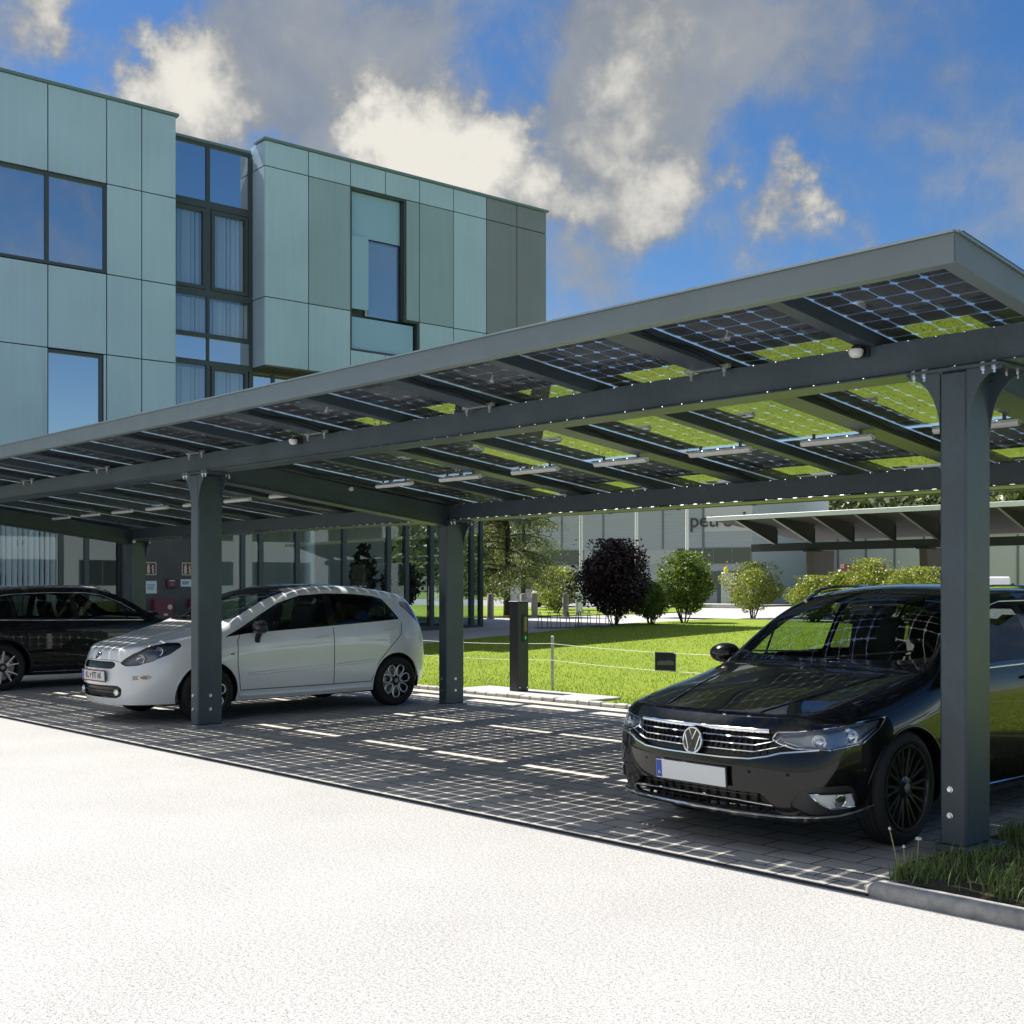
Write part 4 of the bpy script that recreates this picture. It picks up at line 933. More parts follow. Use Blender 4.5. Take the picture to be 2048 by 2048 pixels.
# front face is at local y = 0, body behind at +/-: find outward side
outw = -1 if (Matrix.Rotation(wrot, 3, 'Z') @ Vector((0, -1, 0))).dot(CAM - WA) > 0 else 1
def wbox(mb, x0, x1, d0, d1, z0, z1): mb.box(x0, x1, min(outw * d0, outw * d1), max(outw * d0, outw * d1), z0, z1)
mb = MB(); wbox(mb, 0, WL, -18, -.02, 0, 7.6); mb.build('wall', M_sid2, wh)
mb = MB(); wbox(mb, 3.05, WL, -.02, .06, 3.35, 7.5); wbox(mb, .0, WL, -.02, .05, 1.95, 2.42); wbox(mb, 0, 3.0, -.02, .05, 3.35, 4.3); mb.build('siding', M_sid, wh)
mb = MB(); wbox(mb, 0.02, 3.0, -.02, .045, 4.32, 7.5); mb.build('sign_wall', mat('sign_wall', (.52, .54, .55), .5), wh)
for k, x in enumerate((3.02, 9.6, 12.5, 5.6)):
    mb = MB(); wbox(mb, x, x + .12, .06, .09, 0 if k == 0 else 3.35, 7.5); mb.build('trim', mat('trim_dark', (.16, .18, .19), .5), wh)
M_far_glass = mat('far_window_glass', (.05, .065, .06), .06, spec=.8)
for x0, x1, z0, z1 in ((.1, 4.7, 2.45, 3.33), (7.3, 10.4, 2.45, 3.33), (11.1, 15.4, 2.45, 3.33), (.1, 4.7, .9, 1.93), (9.0, 15.4, .9, 1.93)):
    mb = MB(); wbox(mb, x0, x1, .0, .05, z0, z1)
    w = mb.build('window', M_far_glass, wh); fr = MB(); n = max(2, int((x1 - x0) / 1.1))
    for k in range(n + 1): wbox(fr, x0 + (x1 - x0) * k / n - .03, x0 + (x1 - x0) * k / n + .03, .05, .08, z0, z1)
    wbox(fr, x0, x1, .05, .085, z0 - .04, z0); wbox(fr, x0, x1, .05, .085, z1, z1 + .04); fr.build('frame', mat('trim_dark', (.16, .18, .19), .5), w)
mb = MB(); wbox(mb, -.1, WL, -18, .2, 7.6, 7.75); mb.build('roof', M_cap, wh)
RM = Matrix.Rotation(wrot, 3, 'Z')
ux = Vector((-1, 0, 0)); # text reads left to right for the viewer: from larger local x to smaller
put_text('petroclen', 1.22, (1.55, outw * .10, 5.0), ux, (0, 0, 1), mat('sign_dark', (.04, .05, .055), .5), wh, .03, 'lettering', 1.0, .0)
# small person and machines between warehouse and bushes
pc = at_px(1452, 62)
t = thing('barrier_post', 'grey barrier post with a yellow lamp on top, left of the loose shrub', 'barrier', (pc.x, pc.y, .42)); mb = MB(); mb.box(-.2, .2, -.2, .2, 0, 1.75); mb.build('housing', M_sid2, t, bevel=.03); mb = MB(); mb.box(-.42, -.22, -.2, .2, 0, 1.85); mb.build('side_panel', M_frame, t); mb = MB(); mb.lathe([(.11, 0), (.12, .15), (.07, .28), (0, .30)], (0, 0, 1.75), (0, 0, 1), 12); mb.build('lamp', mat('lamp_yellow', (.75, .6, .06), .4), t, smooth=True)
pc = at_px(1468, 63)
t = thing('pump_unit', 'dark red machine unit beside the barrier post', 'machine', (pc.x, pc.y, .42)); mb = MB(); mb.box(-.38, .38, -.3, .3, .55, 1.2); mb.build('body', mat('machine_red', (.09, .012, .03), .5), t, bevel=.04); mb = MB(); mb.box(-.12, .12, -.1, .1, 1.2, 1.55); mb.build('head', M_white, t, bevel=.03)
for sx in (-.26, .26): mb = MB(); mb.box(sx - .05, sx + .05, -.22, .22, 0, .55); mb.build('leg', M_black, t)
pc = at_px(1440, 60)
for k, (dx, lab) in enumerate(((0, 'pale stone edging block by the path'),)):
    t = thing('edging_block', lab, 'block', (pc.x, pc.y, .40)); mb = MB(); mb.box(-2.4, 2.2, -.25, .25, 0, .22); mb.build('block', M_conc, t, bevel=.04); t['label'] = 'long low pale concrete edging under the barrier post'
# boat or machine masts behind
for k, (px, lean) in enumerate(((1512, 0), (1520, 0), (1524, 0), (1533, -.6), (1553, .5), (1569, 0), (1594, 0))):
    q = at_px(px, 95); t = thing('mast', ['leftmost of the pale masts beside the warehouse corner', 'second pale mast beside the warehouse corner', 'third pale mast beside the warehouse corner', 'pale mast leaning left beside the warehouse', 'pale mast leaning right over the white boat', 'upright pale mast above the white boat', 'pale mast nearest the brown carport support'][k], 'mast', (q.x, q.y, .42), 0, 'thin masts beside the warehouse')
    mb = MB(); mb.tube([(0, 0, 0), (lean * math.sin(YAW), lean * math.cos(YAW), 5.6)], .06, 6); mb.build('pole', mat('mast_pale', (.5, .52, .52), .5), t); mb = MB(); mb.lathe([(.1, 0), (.1, .3)], (0, 0, 0), (0, 0, 1), 8); mb.build('base', M_zinc, t)
q = at_px(1558, 88); t = thing('covered_boat', 'white covered boat below the leaning masts', 'boat', (q.x, q.y, .42), YAW + R(20))
mb = MB(); mb.prism([(-2.6, .9), (-2.2, .2), (2.0, .2), (3.0, 1.0)], (0, -.8, 0), (1, 0, 0), (0, 0, 1), (0, 1.6, 0)); mb.build('hull', M_white, t, bevel=.15); mb = MB(); mb.prism([(-2.5, .9), (-1.6, 1.55), (.9, 1.7), (2.8, 1.0)], (0, -.7, 0), (1, 0, 0), (0, 0, 1), (0, 1.4, 0)); mb.build('cover', mat('tarp_white', (.72, .74, .72), .7), t, bevel=.15)
# storage hall at the right, with stacked pallets
HA = at_px(1600, 84); HB = at_px(2130, 74); hu = (HB - HA).normalized(); hrot = math.atan2(hu.y, hu.x); HLn = (HB - HA).length
hall = thing('storage_hall', 'long pale storage hall with vertical seams behind the far carport', 'building', (HA.x, HA.y, .42), hrot)
s_ = 1 if (Matrix.Rotation(hrot, 3, 'Z') @ Vector((0, -1, 0))).dot(CAM - HA) > 0 else -1
mb = MB(); mb.box(0, HLn, 0, 14 * s_, 0, 4.3); mb.build('wall', mat('hall_wall', (.50, .51, .53), .5), hall)
mb = MB(); mb.box(-.2, HLn + .2, min(-.15 * s_, 14 * s_), max(-.15 * s_, 14 * s_), 4.3, 4.5); mb.build('roof', M_sid2, hall)
for k in range(9):
    mb = MB(); x = .8 + k * (HLn - 1.6) / 8; mb.box(x - .06, x + .06, -.06 * s_ if s_ > 0 else 0, 0 if s_ > 0 else .06, 0, 4.3); mb.build('seam_post', mat('trim_dark', (.16, .18, .19), .5), hall)
mb = MB(); mb.box(.6, 1.2, -.09, .09, 0, 2.6); mb.build('door_frame', mat('hall_blue', (.12, .25, .40), .5), hall)
M_bag = mat('wrap_white', (.66, .67, .69), .4, var=.08)
for k, (px, Z, w, h, lab) in enumerate(((1990, 62, 1.25, 1.55, 'tall white wrapped pallet load right of the steel post'), (2022, 60, 1.2, 1.0, 'low white wrapped pallet load, middle of the three'), (2046, 60, 1.2, 1.1, 'white wrapped pallet load at the picture edge'))):
    q = at_px(px, Z); t = thing('pallet_load', lab, 'pallet', (q.x, q.y, .42), YAW, 'wrapped pallets before the hall')
    mb = MB(); mb.box(-w / 2, w / 2, -.5, .5, .14, h); mb.build('wrapped_goods', M_bag, t, bevel=.08)
    mb = MB(); mb.box(-w / 2, w / 2, -.5, .5, .10, .14)
    for s in (-.45, 0, .45): mb.box(-w / 2, w / 2, s - .05, s + .05, 0, .10)
    mb.build('pallet_base', M_wood, t)
q = at_px(1722, 66); t = thing('timber_stack', 'stack of reddish timber and crates before the pale hall', 'timber', (q.x, q.y, .42), YAW)
for k in range(5):
    mb = MB(); mb.box(-1.6 + .15 * k, 1.6 - .1 * k, -.5, .5, 1.0 + .26 * k, 1.22 + .26 * k); mb.build('plank_layer', mat('red_timber', (.16, .07, .045), .8, var=.3, vscale=9), t)
mb = MB(); mb.box(-1.5, 1.5, -.45, .45, 0, 1.0); mb.build('trestle', M_wood, t)
q = at_px(1690, 66); t = thing('white_cabinet', 'white upright cabinet left of the timber stack', 'cabinet', (q.x, q.y, .42), YAW); mb = MB(); mb.box(-.3, .3, -.3, .3, 0, 1.95); mb.build('housing', M_white, t, bevel=.03); mb = MB(); mb.box(-.25, .25, -.32, -.30, .1, 1.8); mb.build('door', M_bag, t)
# wooded hill far off
hx = []
HC = at_px(1750, 330)
kind(gridsheet('hill', list(np.linspace(-420, 420, 29)), list(np.linspace(-90, 160, 11)), mat('wood_floor', (.035, .055, .018), .9, var=.3, vscale=.1), lambda x, y: 0), 'structure')
hill = bpy.data.objects['hill']; hill.location = (HC.x, HC.y, 0); hill.rotation_euler = (0, 0, -(R(90) - YAW) + R(90) - R(90))
hill.rotation_euler = (0, 0, math.atan2(math.cos(YAW), math.sin(YAW)))
def hz(x, y): return max(-1, 33 * (1 / (1 + math.exp(-(y + 30) / 16)))) * (.8 + .2 * math.sin(x * .017 + 1)) + 1.5 * math.sin(x * .05) - .5
for v in hill.data.vertices: v.co.z = hz(v.co.x, v.co.y)
g = np.random.default_rng(77); P = []; T = []
for k in range(2600):
    x = g.uniform(-400, 400); y = g.uniform(-75, 40); r = g.uniform(2.4, 5.0); z0 = hz(x, y); n = 44
    q = g.normal(size=(n, 3)); q /= np.linalg.norm(q, axis=1)[:, None]; P.append(q * [r, r, r * 1.35] * g.uniform(.6, 1.05, (n, 1)) + [x, y, z0 + r * 1.1]); T += [g.uniform(.1, .9)] * n
fw = kind(leaves('hill_forest', np.concatenate(P), 1.15, MATS['leaf_wood'], None, 78, tone=np.array(T)), 'stuff'); fw.location = hill.location; fw.rotation_euler = hill.rotation_euler
# nearer wood edge behind the warehouse and the masts
P = []; T = []
for k in range(260):
    u = g.uniform(900, 2300); Z = g.uniform(120, 165); q0 = at_px(u, Z); r = g.uniform(1.5, 2.8); n = 150; hh = g.uniform(2.0, 4.5)
    q = g.normal(size=(n, 3)); q /= np.linalg.norm(q, axis=1)[:, None]; P.append(q * [r, r, hh / 2] * g.uniform(.6, 1.05, (n, 1)) + [q0.x, q0.y, .4 + hh / 2]); T += [g.uniform(.05, .75)] * n
kind(leaves('wood_edge', np.concatenate(P), .36, MATS['leaf_wood'], None, 79, tone=np.array(T)), 'stuff')

# ---------------------------------------------------------------- the other side of the yard, seen mirrored in the glazing and the car sides
nb = thing('neighbour_building', 'pale office block with ribbon windows across the yard, mirrored in the glazing', 'building', (34, 8, .3), 0)
mb = MB(); mb.box(0, 14, 0, 46, 0, 8.2); mb.build('wall', mat('pale_wall', (.56, .64, .70), .7), nb)
mb = MB(); mb.box(-.25, 14.2, -.2, 46.2, 8.2, 8.5); mb.build('roof', M_sid2, nb)
for z in (1.3, 4.6):
    for k in range(7):
        mb = MB(); mb.box(-.05, .02, 1.5 + 6.3 * k, 6.2 + 6.3 * k, z, z + 1.7); w = mb.build('window', M_far_glass, nb); f = MB()
        for q in (1.5, 3.05, 4.6, 6.2): f.box(-.08, -.05, q + 6.3 * k - .04, q + 6.3 * k + .04, z, z + 1.7)
        f.build('frame', MATS['trim_dark'], w)
# ---------------------------------------------------------------- cars: a subdivided cage per car, then panels, panes and lamps cut out along outlines
def paint(name, col, rough=.22, coat=.8, metal=0., spec=.5):
    return mat(name, col, rough, metal, coat, .12 if max(col) < .1 else spec, coat_rough=.015)
M_tyre = mat('tyre_rubber', (.014, .014, .015), .75, bump=.15, bscale=120)
M_chrome = mat('chrome', (.82, .83, .85), .07, metal=1.)
M_trim = mat('black_gloss_trim', (.006, .006, .007), .12, coat=.6)
M_gap = mat('panel_gap_dark', (.004, .004, .004), .9)
M_liner = mat('interior_liner', (.022, .022, .024), .9)
M_seat = mat('seat_cloth', (.030, .030, .034), .9)
M_cglass = glass('car_glass', (.62, .70, .66), .92, .0, .035, .0)
M_cglass_dark = glass('tinted_car_glass', (.32, .36, .36), .8, .0, .035, .0)
M_lens = glass('lamp_lens', (.9, .93, .96), .94, .0, .04, .02)
M_refl = mat('lamp_reflector', (.72, .74, .78), .12, metal=1.)
M_lampbowl = mat('lamp_housing', (.34, .37, .41), .25, metal=.6)
M_plate = mat('plate_white', (.70, .71, .72), .4); M_plateblue = mat('plate_blue', (.01, .07, .42), .4); M_ink = mat('plate_ink', (.012, .012, .014), .5); M_platered = mat('plate_red', (.5, .02, .02), .5)
M_drum = mat('brake_dark', (.03, .03, .03), .6); M_disc = mat('brake_disc', (.30, .30, .31), .35, metal=.9)

def rounded(poly, r, n=4):
    out = []; m = len(poly)
    for i in range(m):
        p, a, b = Vector(poly[i]), Vector(poly[i - 1]), Vector(poly[(i + 1) % m]); da, db = (a - p), (b - p)
        k = min(r, da.length * .45, db.length * .45)
        if k < 1e-4: out.append(tuple(p)); continue
        s, e = p + da.normalized() * k, p + db.normalized() * k
        for j in range(n + 1):
            t = j / n; out.append(tuple(s * (1 - t) ** 2 + p * 2 * t * (1 - t) + e * t * t))
    return out

def half_cage(spec):
    """box-like cage: side rows k0..k6, top columns k7, k8; front and rear patches"""
    V = []; F = []; cr = []
    def add(w, l, z): V.append((w, l, z)); return len(V) - 1
    rings = []
    for st in spec['st']:
        l0, pts = st; ring = []
        for p in pts:
            if len(p) == 3: l, w, z = p
            else: (w, z), l = p, l0
            ring.append(add(w, l, z))
        rings.append(ring)
    for a, b in zip(rings[:-1], rings[1:]):
        for k in range(8): F.append((a[k], a[k + 1], b[k + 1], b[k]))
    def patch(ring, tab, flip):
        rows = []
        for k in range(6):
            (l1, w1, z1), (l2, z2) = tab[k]; rows.append((ring[k], add(w1, l1, z1), add(0, l2, z2)))
        rows.append((ring[6], ring[7], ring[8]))
        for a, b in zip(rows[:-1], rows[1:]):
            for j in range(2):
                f = (a[j], a[j + 1], b[j + 1], b[j]); F.append(f[::-1] if flip else f)
    spec['_rings'] = rings
    patch(rings[0], spec['front'], False); patch(rings[-1], spec['rear'], True)
    cre = {}
    for k, wgt in spec.get('crease', {}).items():
        for a, b in zip(rings[:-1], rings[1:]): cre[(a[k], b[k])] = wgt
    for i, (k0, k1, wgt) in spec.get('ringcrease', {}).items():
        for k in range(k0, k1): cre[(rings[i][k], rings[i][k + 1])] = wgt
    return V, F, cre

def subdivided_half(spec, levels=3):
    V, F, cre = half_cage(spec); n = len(V)
    W = list(V); mp = []
    for i, v in enumerate(V):
        if abs(v[0]) < 1e-6: mp.append(i)
        else: mp.append(len(W)); W.append((-v[0], v[1], v[2]))
    FF = F + [tuple(mp[i] for i in f[::-1]) for f in F]
    me = bpy.data.meshes.new('cage'); me.from_pydata(W, [], FF)
    bm = bmesh.new(); bm.from_mesh(me); bmesh.ops.recalc_face_normals(bm, faces=bm.faces)
    cl = bm.edges.layers.float.get('crease_edge') or bm.edges.layers.float.new('crease_edge'); bm.verts.ensure_lookup_table()
    for (a, b), w in cre.items():
        for p, q in ((a, b), (mp[a], mp[b])):
            e = bm.edges.get((bm.verts[p], bm.verts[q]))
            if e: e[cl] = w
    bm.to_mesh(me); bm.free()
    o = bpy.data.objects.new('cage', me); COL.objects.link(o); md = o.modifiers.new('s', 'SUBSURF'); md.levels = levels; md.render_levels = levels; md.boundary_smooth = 'PRESERVE_CORNERS'
    dg = bpy.context.evaluated_depsgraph_get(); dg.update(); ev = bpy.data.meshes.new_from_object(o.evaluated_get(dg)); bpy.data.objects.remove(o)
    bm = bmesh.new(); bm.from_mesh(ev)
    bmesh.ops.recalc_face_normals(bm, faces=bm.faces)
    c = Vector((0, 2, .8)); s = sum(((f.calc_center_median() - c).dot(f.normal) > 0) for f in bm.faces)
    if s < len(bm.faces) / 2: bmesh.ops.reverse_faces(bm, faces=bm.faces)
    full = BVHTree.FromBMesh(bm)
    g = bm.verts[:] + bm.edges[:] + bm.faces[:]
    bmesh.ops.bisect_plane(bm, geom=g, dist=1e-5, plane_co=(0, 0, 0), plane_no=(-1, 0, 0), clear_outer=True)
    return bm, full

PROJ = {'side': (Vector((0, 1, 0)), Vector((0, 0, 1)), Vector((-1, 0, 0))),      # a = l, b = z, looking inwards
        'front': (Vector((1, 0, 0)), Vector((0, 0, 1)), Vector((0, 1, 0))),       # a = w, b = z, looking back
        'rear': (Vector((1, 0, 0)), Vector((0, 0, 1)), Vector((0, -1, 0))),
        'corner': (Vector((.8, .6, 0)), Vector((0, 0, 1)), Vector((-.6, .8, 0))), # headlight view
        'rcorner': (Vector((.8, -.6, 0)), Vector((0, 0, 1)), Vector((-.6, -.8, 0))),
        'top': (Vector((1, 0, 0)), Vector((0, 1, 0)), Vector((0, 0, -1)))}
def cut_region(bm, lay, idx, poly, view, facing=.05, lim=None, only=None):
    A, B, D = PROJ[view]; poly = [Vector(p) for p in poly]
    x0, x1 = min(p.x for p in poly) - .06, max(p.x for p in poly) + .06; y0, y1 = min(p.y for p in poly) - .06, max(p.y for p in poly) + .06
    def ok(f):
        if f.normal.dot(D) > -facing: return False
        c = f.calc_center_median()
        if lim and not lim(c): return False
        return x0 < c.dot(A) < x1 and y0 < c.dot(B) < y1
    cand = [f for f in bm.faces if ok(f)]
    for i in range(len(poly)):
        p, q = poly[i], poly[(i + 1) % len(poly)]; t = q - p
        if t.length < 1e-6: continue
        n2 = Vector((-t.y, t.x)).normalized(); no = A * n2.x + B * n2.y
        # normal in 3-D that keeps the plane parallel to D
        no = (A * t.x + B * t.y).cross(D).normalized(); co = A * p.x + B * p.y
        co = co - D * 0
        tl = t.length; td = t / tl; sel = []
        for f in cand:
            if not f.is_valid: continue
            ss = []; dd = []
            for v in f.verts:
                r = Vector((v.co.dot(A), v.co.dot(B))) - p; ss.append(r.dot(td)); dd.append(r.dot(Vector((-td.y, td.x))))
            if max(ss) < -.001 or min(ss) > tl + .001 or min(dd) > 1e-5 or max(dd) < -1e-5: continue
            sel.append(f)
        if not sel: continue
        es = set(e for f in sel for e in f.edges); vs = set(v for f in sel for v in f.verts)
        r = bmesh.ops.bisect_plane(bm, geom=list(vs) + list(es) + sel, dist=2e-5, plane_co=co, plane_no=no)
        new = [g for g in r['geom'] if isinstance(g, bmesh.types.BMFace)]
        cand = list({f for f in cand if f.is_valid} | set(new))
    P = [(p.x, p.y) for p in poly]; hit = 0
    for f in cand:
        if not f.is_valid or not ok(f): continue
        if only is not None and f[lay] not in only: continue
        c = f.calc_center_median()
        if inpoly(c.dot(A), c.dot(B), P): f[lay] = idx; hit += 1
    return hit
def region_mesh(bm, lay, idx, side, inset=0.):
    """verts and faces of one region; side 0: both halves, 1: left, -1: right"""
    vm = {}; V = []; F = []
    for f in bm.faces:
        if f[lay] != idx: continue
        for v in f.verts:
            if v not in vm: vm[v] = len(V); V.append(v.co - v.normal * inset)
        F.append([vm[v] for v in f.verts])
    if side == 1: return [tuple(v) for v in V], F
    MV = [(-v.x, v.y, v.z) for v in V]; MF = [f[::-1] for f in F]
    if side == -1: return MV, MF
    o = len(V); m = [(i if abs(v.x) < 1e-4 else o + i) for i, v in enumerate(V)]
    return [tuple(v) for v in V] + MV, F + [[m[i] for i in f] for f in MF]
def surf(name, V, F, m, parent, smooth=True, angle=30):
    me = bpy.data.meshes.new(name); me.from_pydata(V, [], F)
    bm = bmesh.new(); bm.from_mesh(me); bmesh.ops.delete(bm, geom=[v for v in bm.verts if not v.link_faces], context='VERTS'); bm.to_mesh(me); bm.free()
    me.materials.append(m)
    if smooth:
        me.polygons.foreach_set('use_smooth', [True] * len(me.polygons)); me.set_sharp_from_angle(angle=R(angle))
    return link(name, me, parent)
class Body:
    def __init__(s, bvh): s.bvh = bvh
    def hit(s, view, a, b, side=1):
        A, B, D = PROJ[view]; o = A * a + B * b - D * 6
        if view == 'top': o = Vector((a, b, 4))
        h = s.bvh.ray_cast(o, D)
        if h[0] is None: return None
        p, n = h[0].copy(), h[1].copy()
        if n.dot(D) > 0: n = -n
        if side < 0: p.x, n.x = -p.x, -n.x
        return p, n
    def line(s, view, pts, side=1, step=.02):
        out = []
        for p, q in zip(pts[:-1], pts[1:]):
            k = max(1, int((Vector(q) - Vector(p)).length / step))
            for i in range(k): h = s.hit(view, p[0] + (q[0] - p[0]) * i / k, p[1] + (q[1] - p[1]) * i / k, side); out.append(h)
        out.append(s.hit(view, *pts[-1], side)); return [h for h in out if h]
    def ribbon(s, name, view, pts, width, m, parent, side=1, lift=.0012, both=False, height=0.):
        mb = MB()
        for sd in ((1, -1) if both else (side,)):
            L_ = s.line(view, pts, sd); vs = []
            for i, (p, n) in enumerate(L_):
                t = (L_[min(i + 1, len(L_) - 1)][0] - L_[max(i - 1, 0)][0]); t = t.normalized() if t.length else Vector((0, 1, 0)); w = n.cross(t).normalized() * width / 2
                vs += [p + n * lift - w, p + n * (lift + height) - w * .55, p + n * (lift + height) + w * .55, p + n * lift + w]
            k = len(L_)
            mb.add(vs, [(i * 4 + j, i * 4 + j + 1, i * 4 + 5 + j, i * 4 + 4 + j) for i in range(k - 1) for j in (range(3) if height else (0, 1, 2))])
        return mb.build(name, m, parent, smooth=True, ang=60)
    def tube(s, name, view, pts, r, m, parent, side=1, lift=.0, n=8, mirror=False):
        mb = MB()
        for sd in ((1, -1) if mirror else (side,)):
            mb.tube([p + nn_ * lift for p, nn_ in s.line(view, pts, sd)], r, n)
        return mb.build(name, m, parent, smooth=True, ang=60)

def wheel(parent, name, x, y, r, rim_r, width, style, side, m_rim, m_spoke, steer=0.):
    """wheel with its axis along local x; side +1: outer face towards +x"""
    t = bpy.data.objects.new(name, None); COL.objects.link(t); t.parent = parent; t.location = (x, y, r); t.empty_display_size = .1
    t.rotation_euler = (0, 0, steer)
    h = width / 2; s = side; ax = (s, 0, 0)
    prof = [(rim_r - .004, -h + .02), (rim_r + .02, -h + .004), (r - .055, -h), (r - .022, -h + .012), (r - .006, -h + .035), (r, -h + .06), (r, h - .06), (r - .006, h - .035), (r - .022, h - .012), (r - .055, h), (rim_r + .022, h - .004), (rim_r + .008, h - .014), (rim_r - .004, h - .022)]
    mb = MB(); mb.lathe(prof, (0, 0, 0), ax, 56)
    ty = mb.build('tyre', M_tyre, t, smooth=True, ang=50)
    gr = MB()
    for zz in (-.055, -.018, .018, .055): gr.lathe([(r - .001, zz - .004), (r + .0008, zz - .004), (r + .0008, zz + .004), (r - .001, zz + .004)], (0, 0, 0), ax, 56)
    gr.build('tread_groove', M_gap, ty)
    mb = MB(); mb.lathe([(rim_r - .006, h - .016), (rim_r + .006, h - .010), (rim_r + .004, h - .004), (rim_r - .012, h - .006), (rim_r - .02, h - .03), (rim_r - .03, -h + .03), (rim_r - .004, -h + .02)], (0, 0, 0), ax, 56)
    rim = mb.build('rim', m_rim, t, smooth=True, ang=50)
    mb = MB(); mb.lathe([(.05, h - .085), (rim_r - .06, h - .085), (rim_r - .06, h - .10), (.05, h - .10)], (0, 0, 0), ax, 40); mb.build('brake_disc', M_disc, t, smooth=True)
    mb = MB(); mb.lathe([(0, -.02), (rim_r - .02, -.02), (rim_r - .02, -.03), (0, -.03)], (0, 0, 0), ax, 32); mb.build('brake_backplate', M_drum, t)
    # spokes, in the plane (u, v) = (y, z), depth along ax
    sp = MB(); O = Vector((0, 0, 0)); U = Vector((0, 1, 0)); W_ = Vector((0, 0, 1)); X = Vector(ax)
    def bar(a0, r0, a1, r1, w0, w1, d0, d1, th=.022):
        p = (U * math.cos(a0) + W_ * math.sin(a0)) * r0 + X * (h - d0); q = (U * math.cos(a1) + W_ * math.sin(a1)) * r1 + X * (h - d1)
        d = (q - p).normalized(); n = d.cross(X).normalized(); vs = []
        for c, w, dd in ((p, w0, th), (q, w1, th)):
            vs += [c - n * w, c + n * w, c + n * w * 1.15 - X * dd, c - n * w * 1.15 - X * dd]
        sp.add(vs, [(0, 1, 5, 4), (1, 2, 6, 5), (2, 3, 7, 6), (3, 0, 4, 7), (0, 3, 2, 1), (4, 5, 6, 7)])
    R0, R1 = .055, rim_r - .004
    if style == 'twin':                       # ten thin twin spokes
        for k in range(10):
            a = 2 * math.pi * k / 10
            for dlt in (-1, 1): bar(a + dlt * .05, R0, a + dlt * .135, R1, .009, .0075, .030, .014)
    elif style == 'petal':                    # seven almond loops
        for k in range(7):
            a = 2 * math.pi * (k + .25) / 7; pts = []
            for j in range(20):
                q = 2 * math.pi * j / 20; rr = .132 + (R1 - .132 - .012) * math.cos(q) * 1.0; lat = .047 * math.sin(q) * (1 + .35 * math.cos(q))
                d = U * math.cos(a) + W_ * math.sin(a); e = U * -math.sin(a) + W_ * math.cos(a); pts.append(d * rr + e * lat + X * (h - .022 - .012 * (1 - (rr / R1))))
            sp.tube(pts, .010, 6, closed=True)
            bar(a, .03, a, .075, .02, .012, .03, .03)
    else:                                     # five forked spokes
        for k in range(5):
            a = 2 * math.pi * (k + .1) / 5
            for dlt in (-1, 1):
                bar(a + dlt * .10, R0 + .01, a + dlt * .27, R1, .013, .011, .030, .014)
            bar(a, R0, a, R0 + .06, .03, .02, .03, .026)
    sp.build('spoke_set', m_spoke, rim, bevel=.0015)
    mb = MB(); mb.lathe([(0, h - .012), (.028, h - .013), (.033, h - .018), (.062, h - .026), (.066, h - .05), (.05, h - .06)], (0, 0, 0), ax, 24); hub = mb.build('hub', m_spoke if style == 'twin' else m_rim, rim, smooth=True)
    mb = MB(); mb.lathe([(0, .003), (.026, .002), (.028, 0)], X * (h - .013), ax, 20); mb.build('hub_cap', M_zinc_like, hub, smooth=True)
    return t
M_zinc_like = mat('hub_cap_metal', (.35, .36, .38), .3, metal=.8)

def plate(parent, o, ux, uy, w, hgt, text, country='A'):
    ux, uy = Vector(ux).normalized(), Vector(uy).normalized(); n = ux.cross(uy); o = Vector(o)
    mb = MB(); mb.obox(o - n * .004, ux * w / 2, uy * hgt / 2, n * .004); p = mb.build('number_plate', M_plate, parent, bevel=.002)
    mb = MB(); mb.obox(o - n * .009, ux * (w / 2 + .008), uy * (hgt / 2 + .008), n * .0045); mb.build('plate_holder', M_black, p, bevel=.002)
    mb = MB(); mb.obox(o - ux * (w / 2 - .026) + n * .0004, ux * .022, uy * (hgt / 2 - .006), n * .0004); mb.build('country_band', M_plateblue, p)
    put_text(country, .035, o - ux * (w / 2 - .026) - uy * (hgt * .22) + n * .001, ux, uy, M_plate, p, .0004, 'country_letter')
    if text:
        a, b = text
        put_text(a, .090, o - ux * .135 + n * .0006, ux, uy, M_ink, p, .0005, 'lettering', .78, .002); put_text(b, .090, o + ux * .085 + n * .0006, ux, uy, M_ink, p, .0005, 'lettering', .78, .002)
        mb = MB(); mb.prism([(-.014, .022), (.014, .022), (.014, -.004), (0, -.024), (-.014, -.004)], o - ux * .058, ux, uy, n * .0012); mb.build('district_crest', M_platered, p)
    for s in (1, -1):
        mb = MB(); mb.obox(o + uy * s * (hgt / 2 - .0035) + n * .0005, ux * (w / 2 - .004), uy * .0025, n * .0004); mb.build('edge_line', M_platered if text else M_plate, p)
    return p

def seat(parent, x, y, z, w=.50, back=.62, rear=False):
    mb = MB(); s = bpy.data.objects.new('seat', None); COL.objects.link(s); s.parent = parent; s.location = (x, y, z); s.empty_display_size = .1
    mb.box(-w / 2, w / 2, -.28, .24, -.10, .06); mb.build('cushion', M_seat, s, bevel=.05, smooth=True)
    mb = MB(); mb.obox((0, .30, .33), (w / 2 - .02, 0, 0), (0, .045, -.012), (0, .085, .30)); mb.build('backrest', M_seat, s, bevel=.045, smooth=True)
    mb = MB(); mb.obox((0, .41, .72), (.13, 0, 0), (0, .04, 0), (0, .02, .085)); mb.build('headrest', M_seat, s, bevel=.04, smooth=True)
    mb = MB()
    for q in (-.05, .05): mb.tube([(q, .385, .60), (q, .40, .67)], .007, 6)
    mb.build('headrest_stem', M_chrome, s)

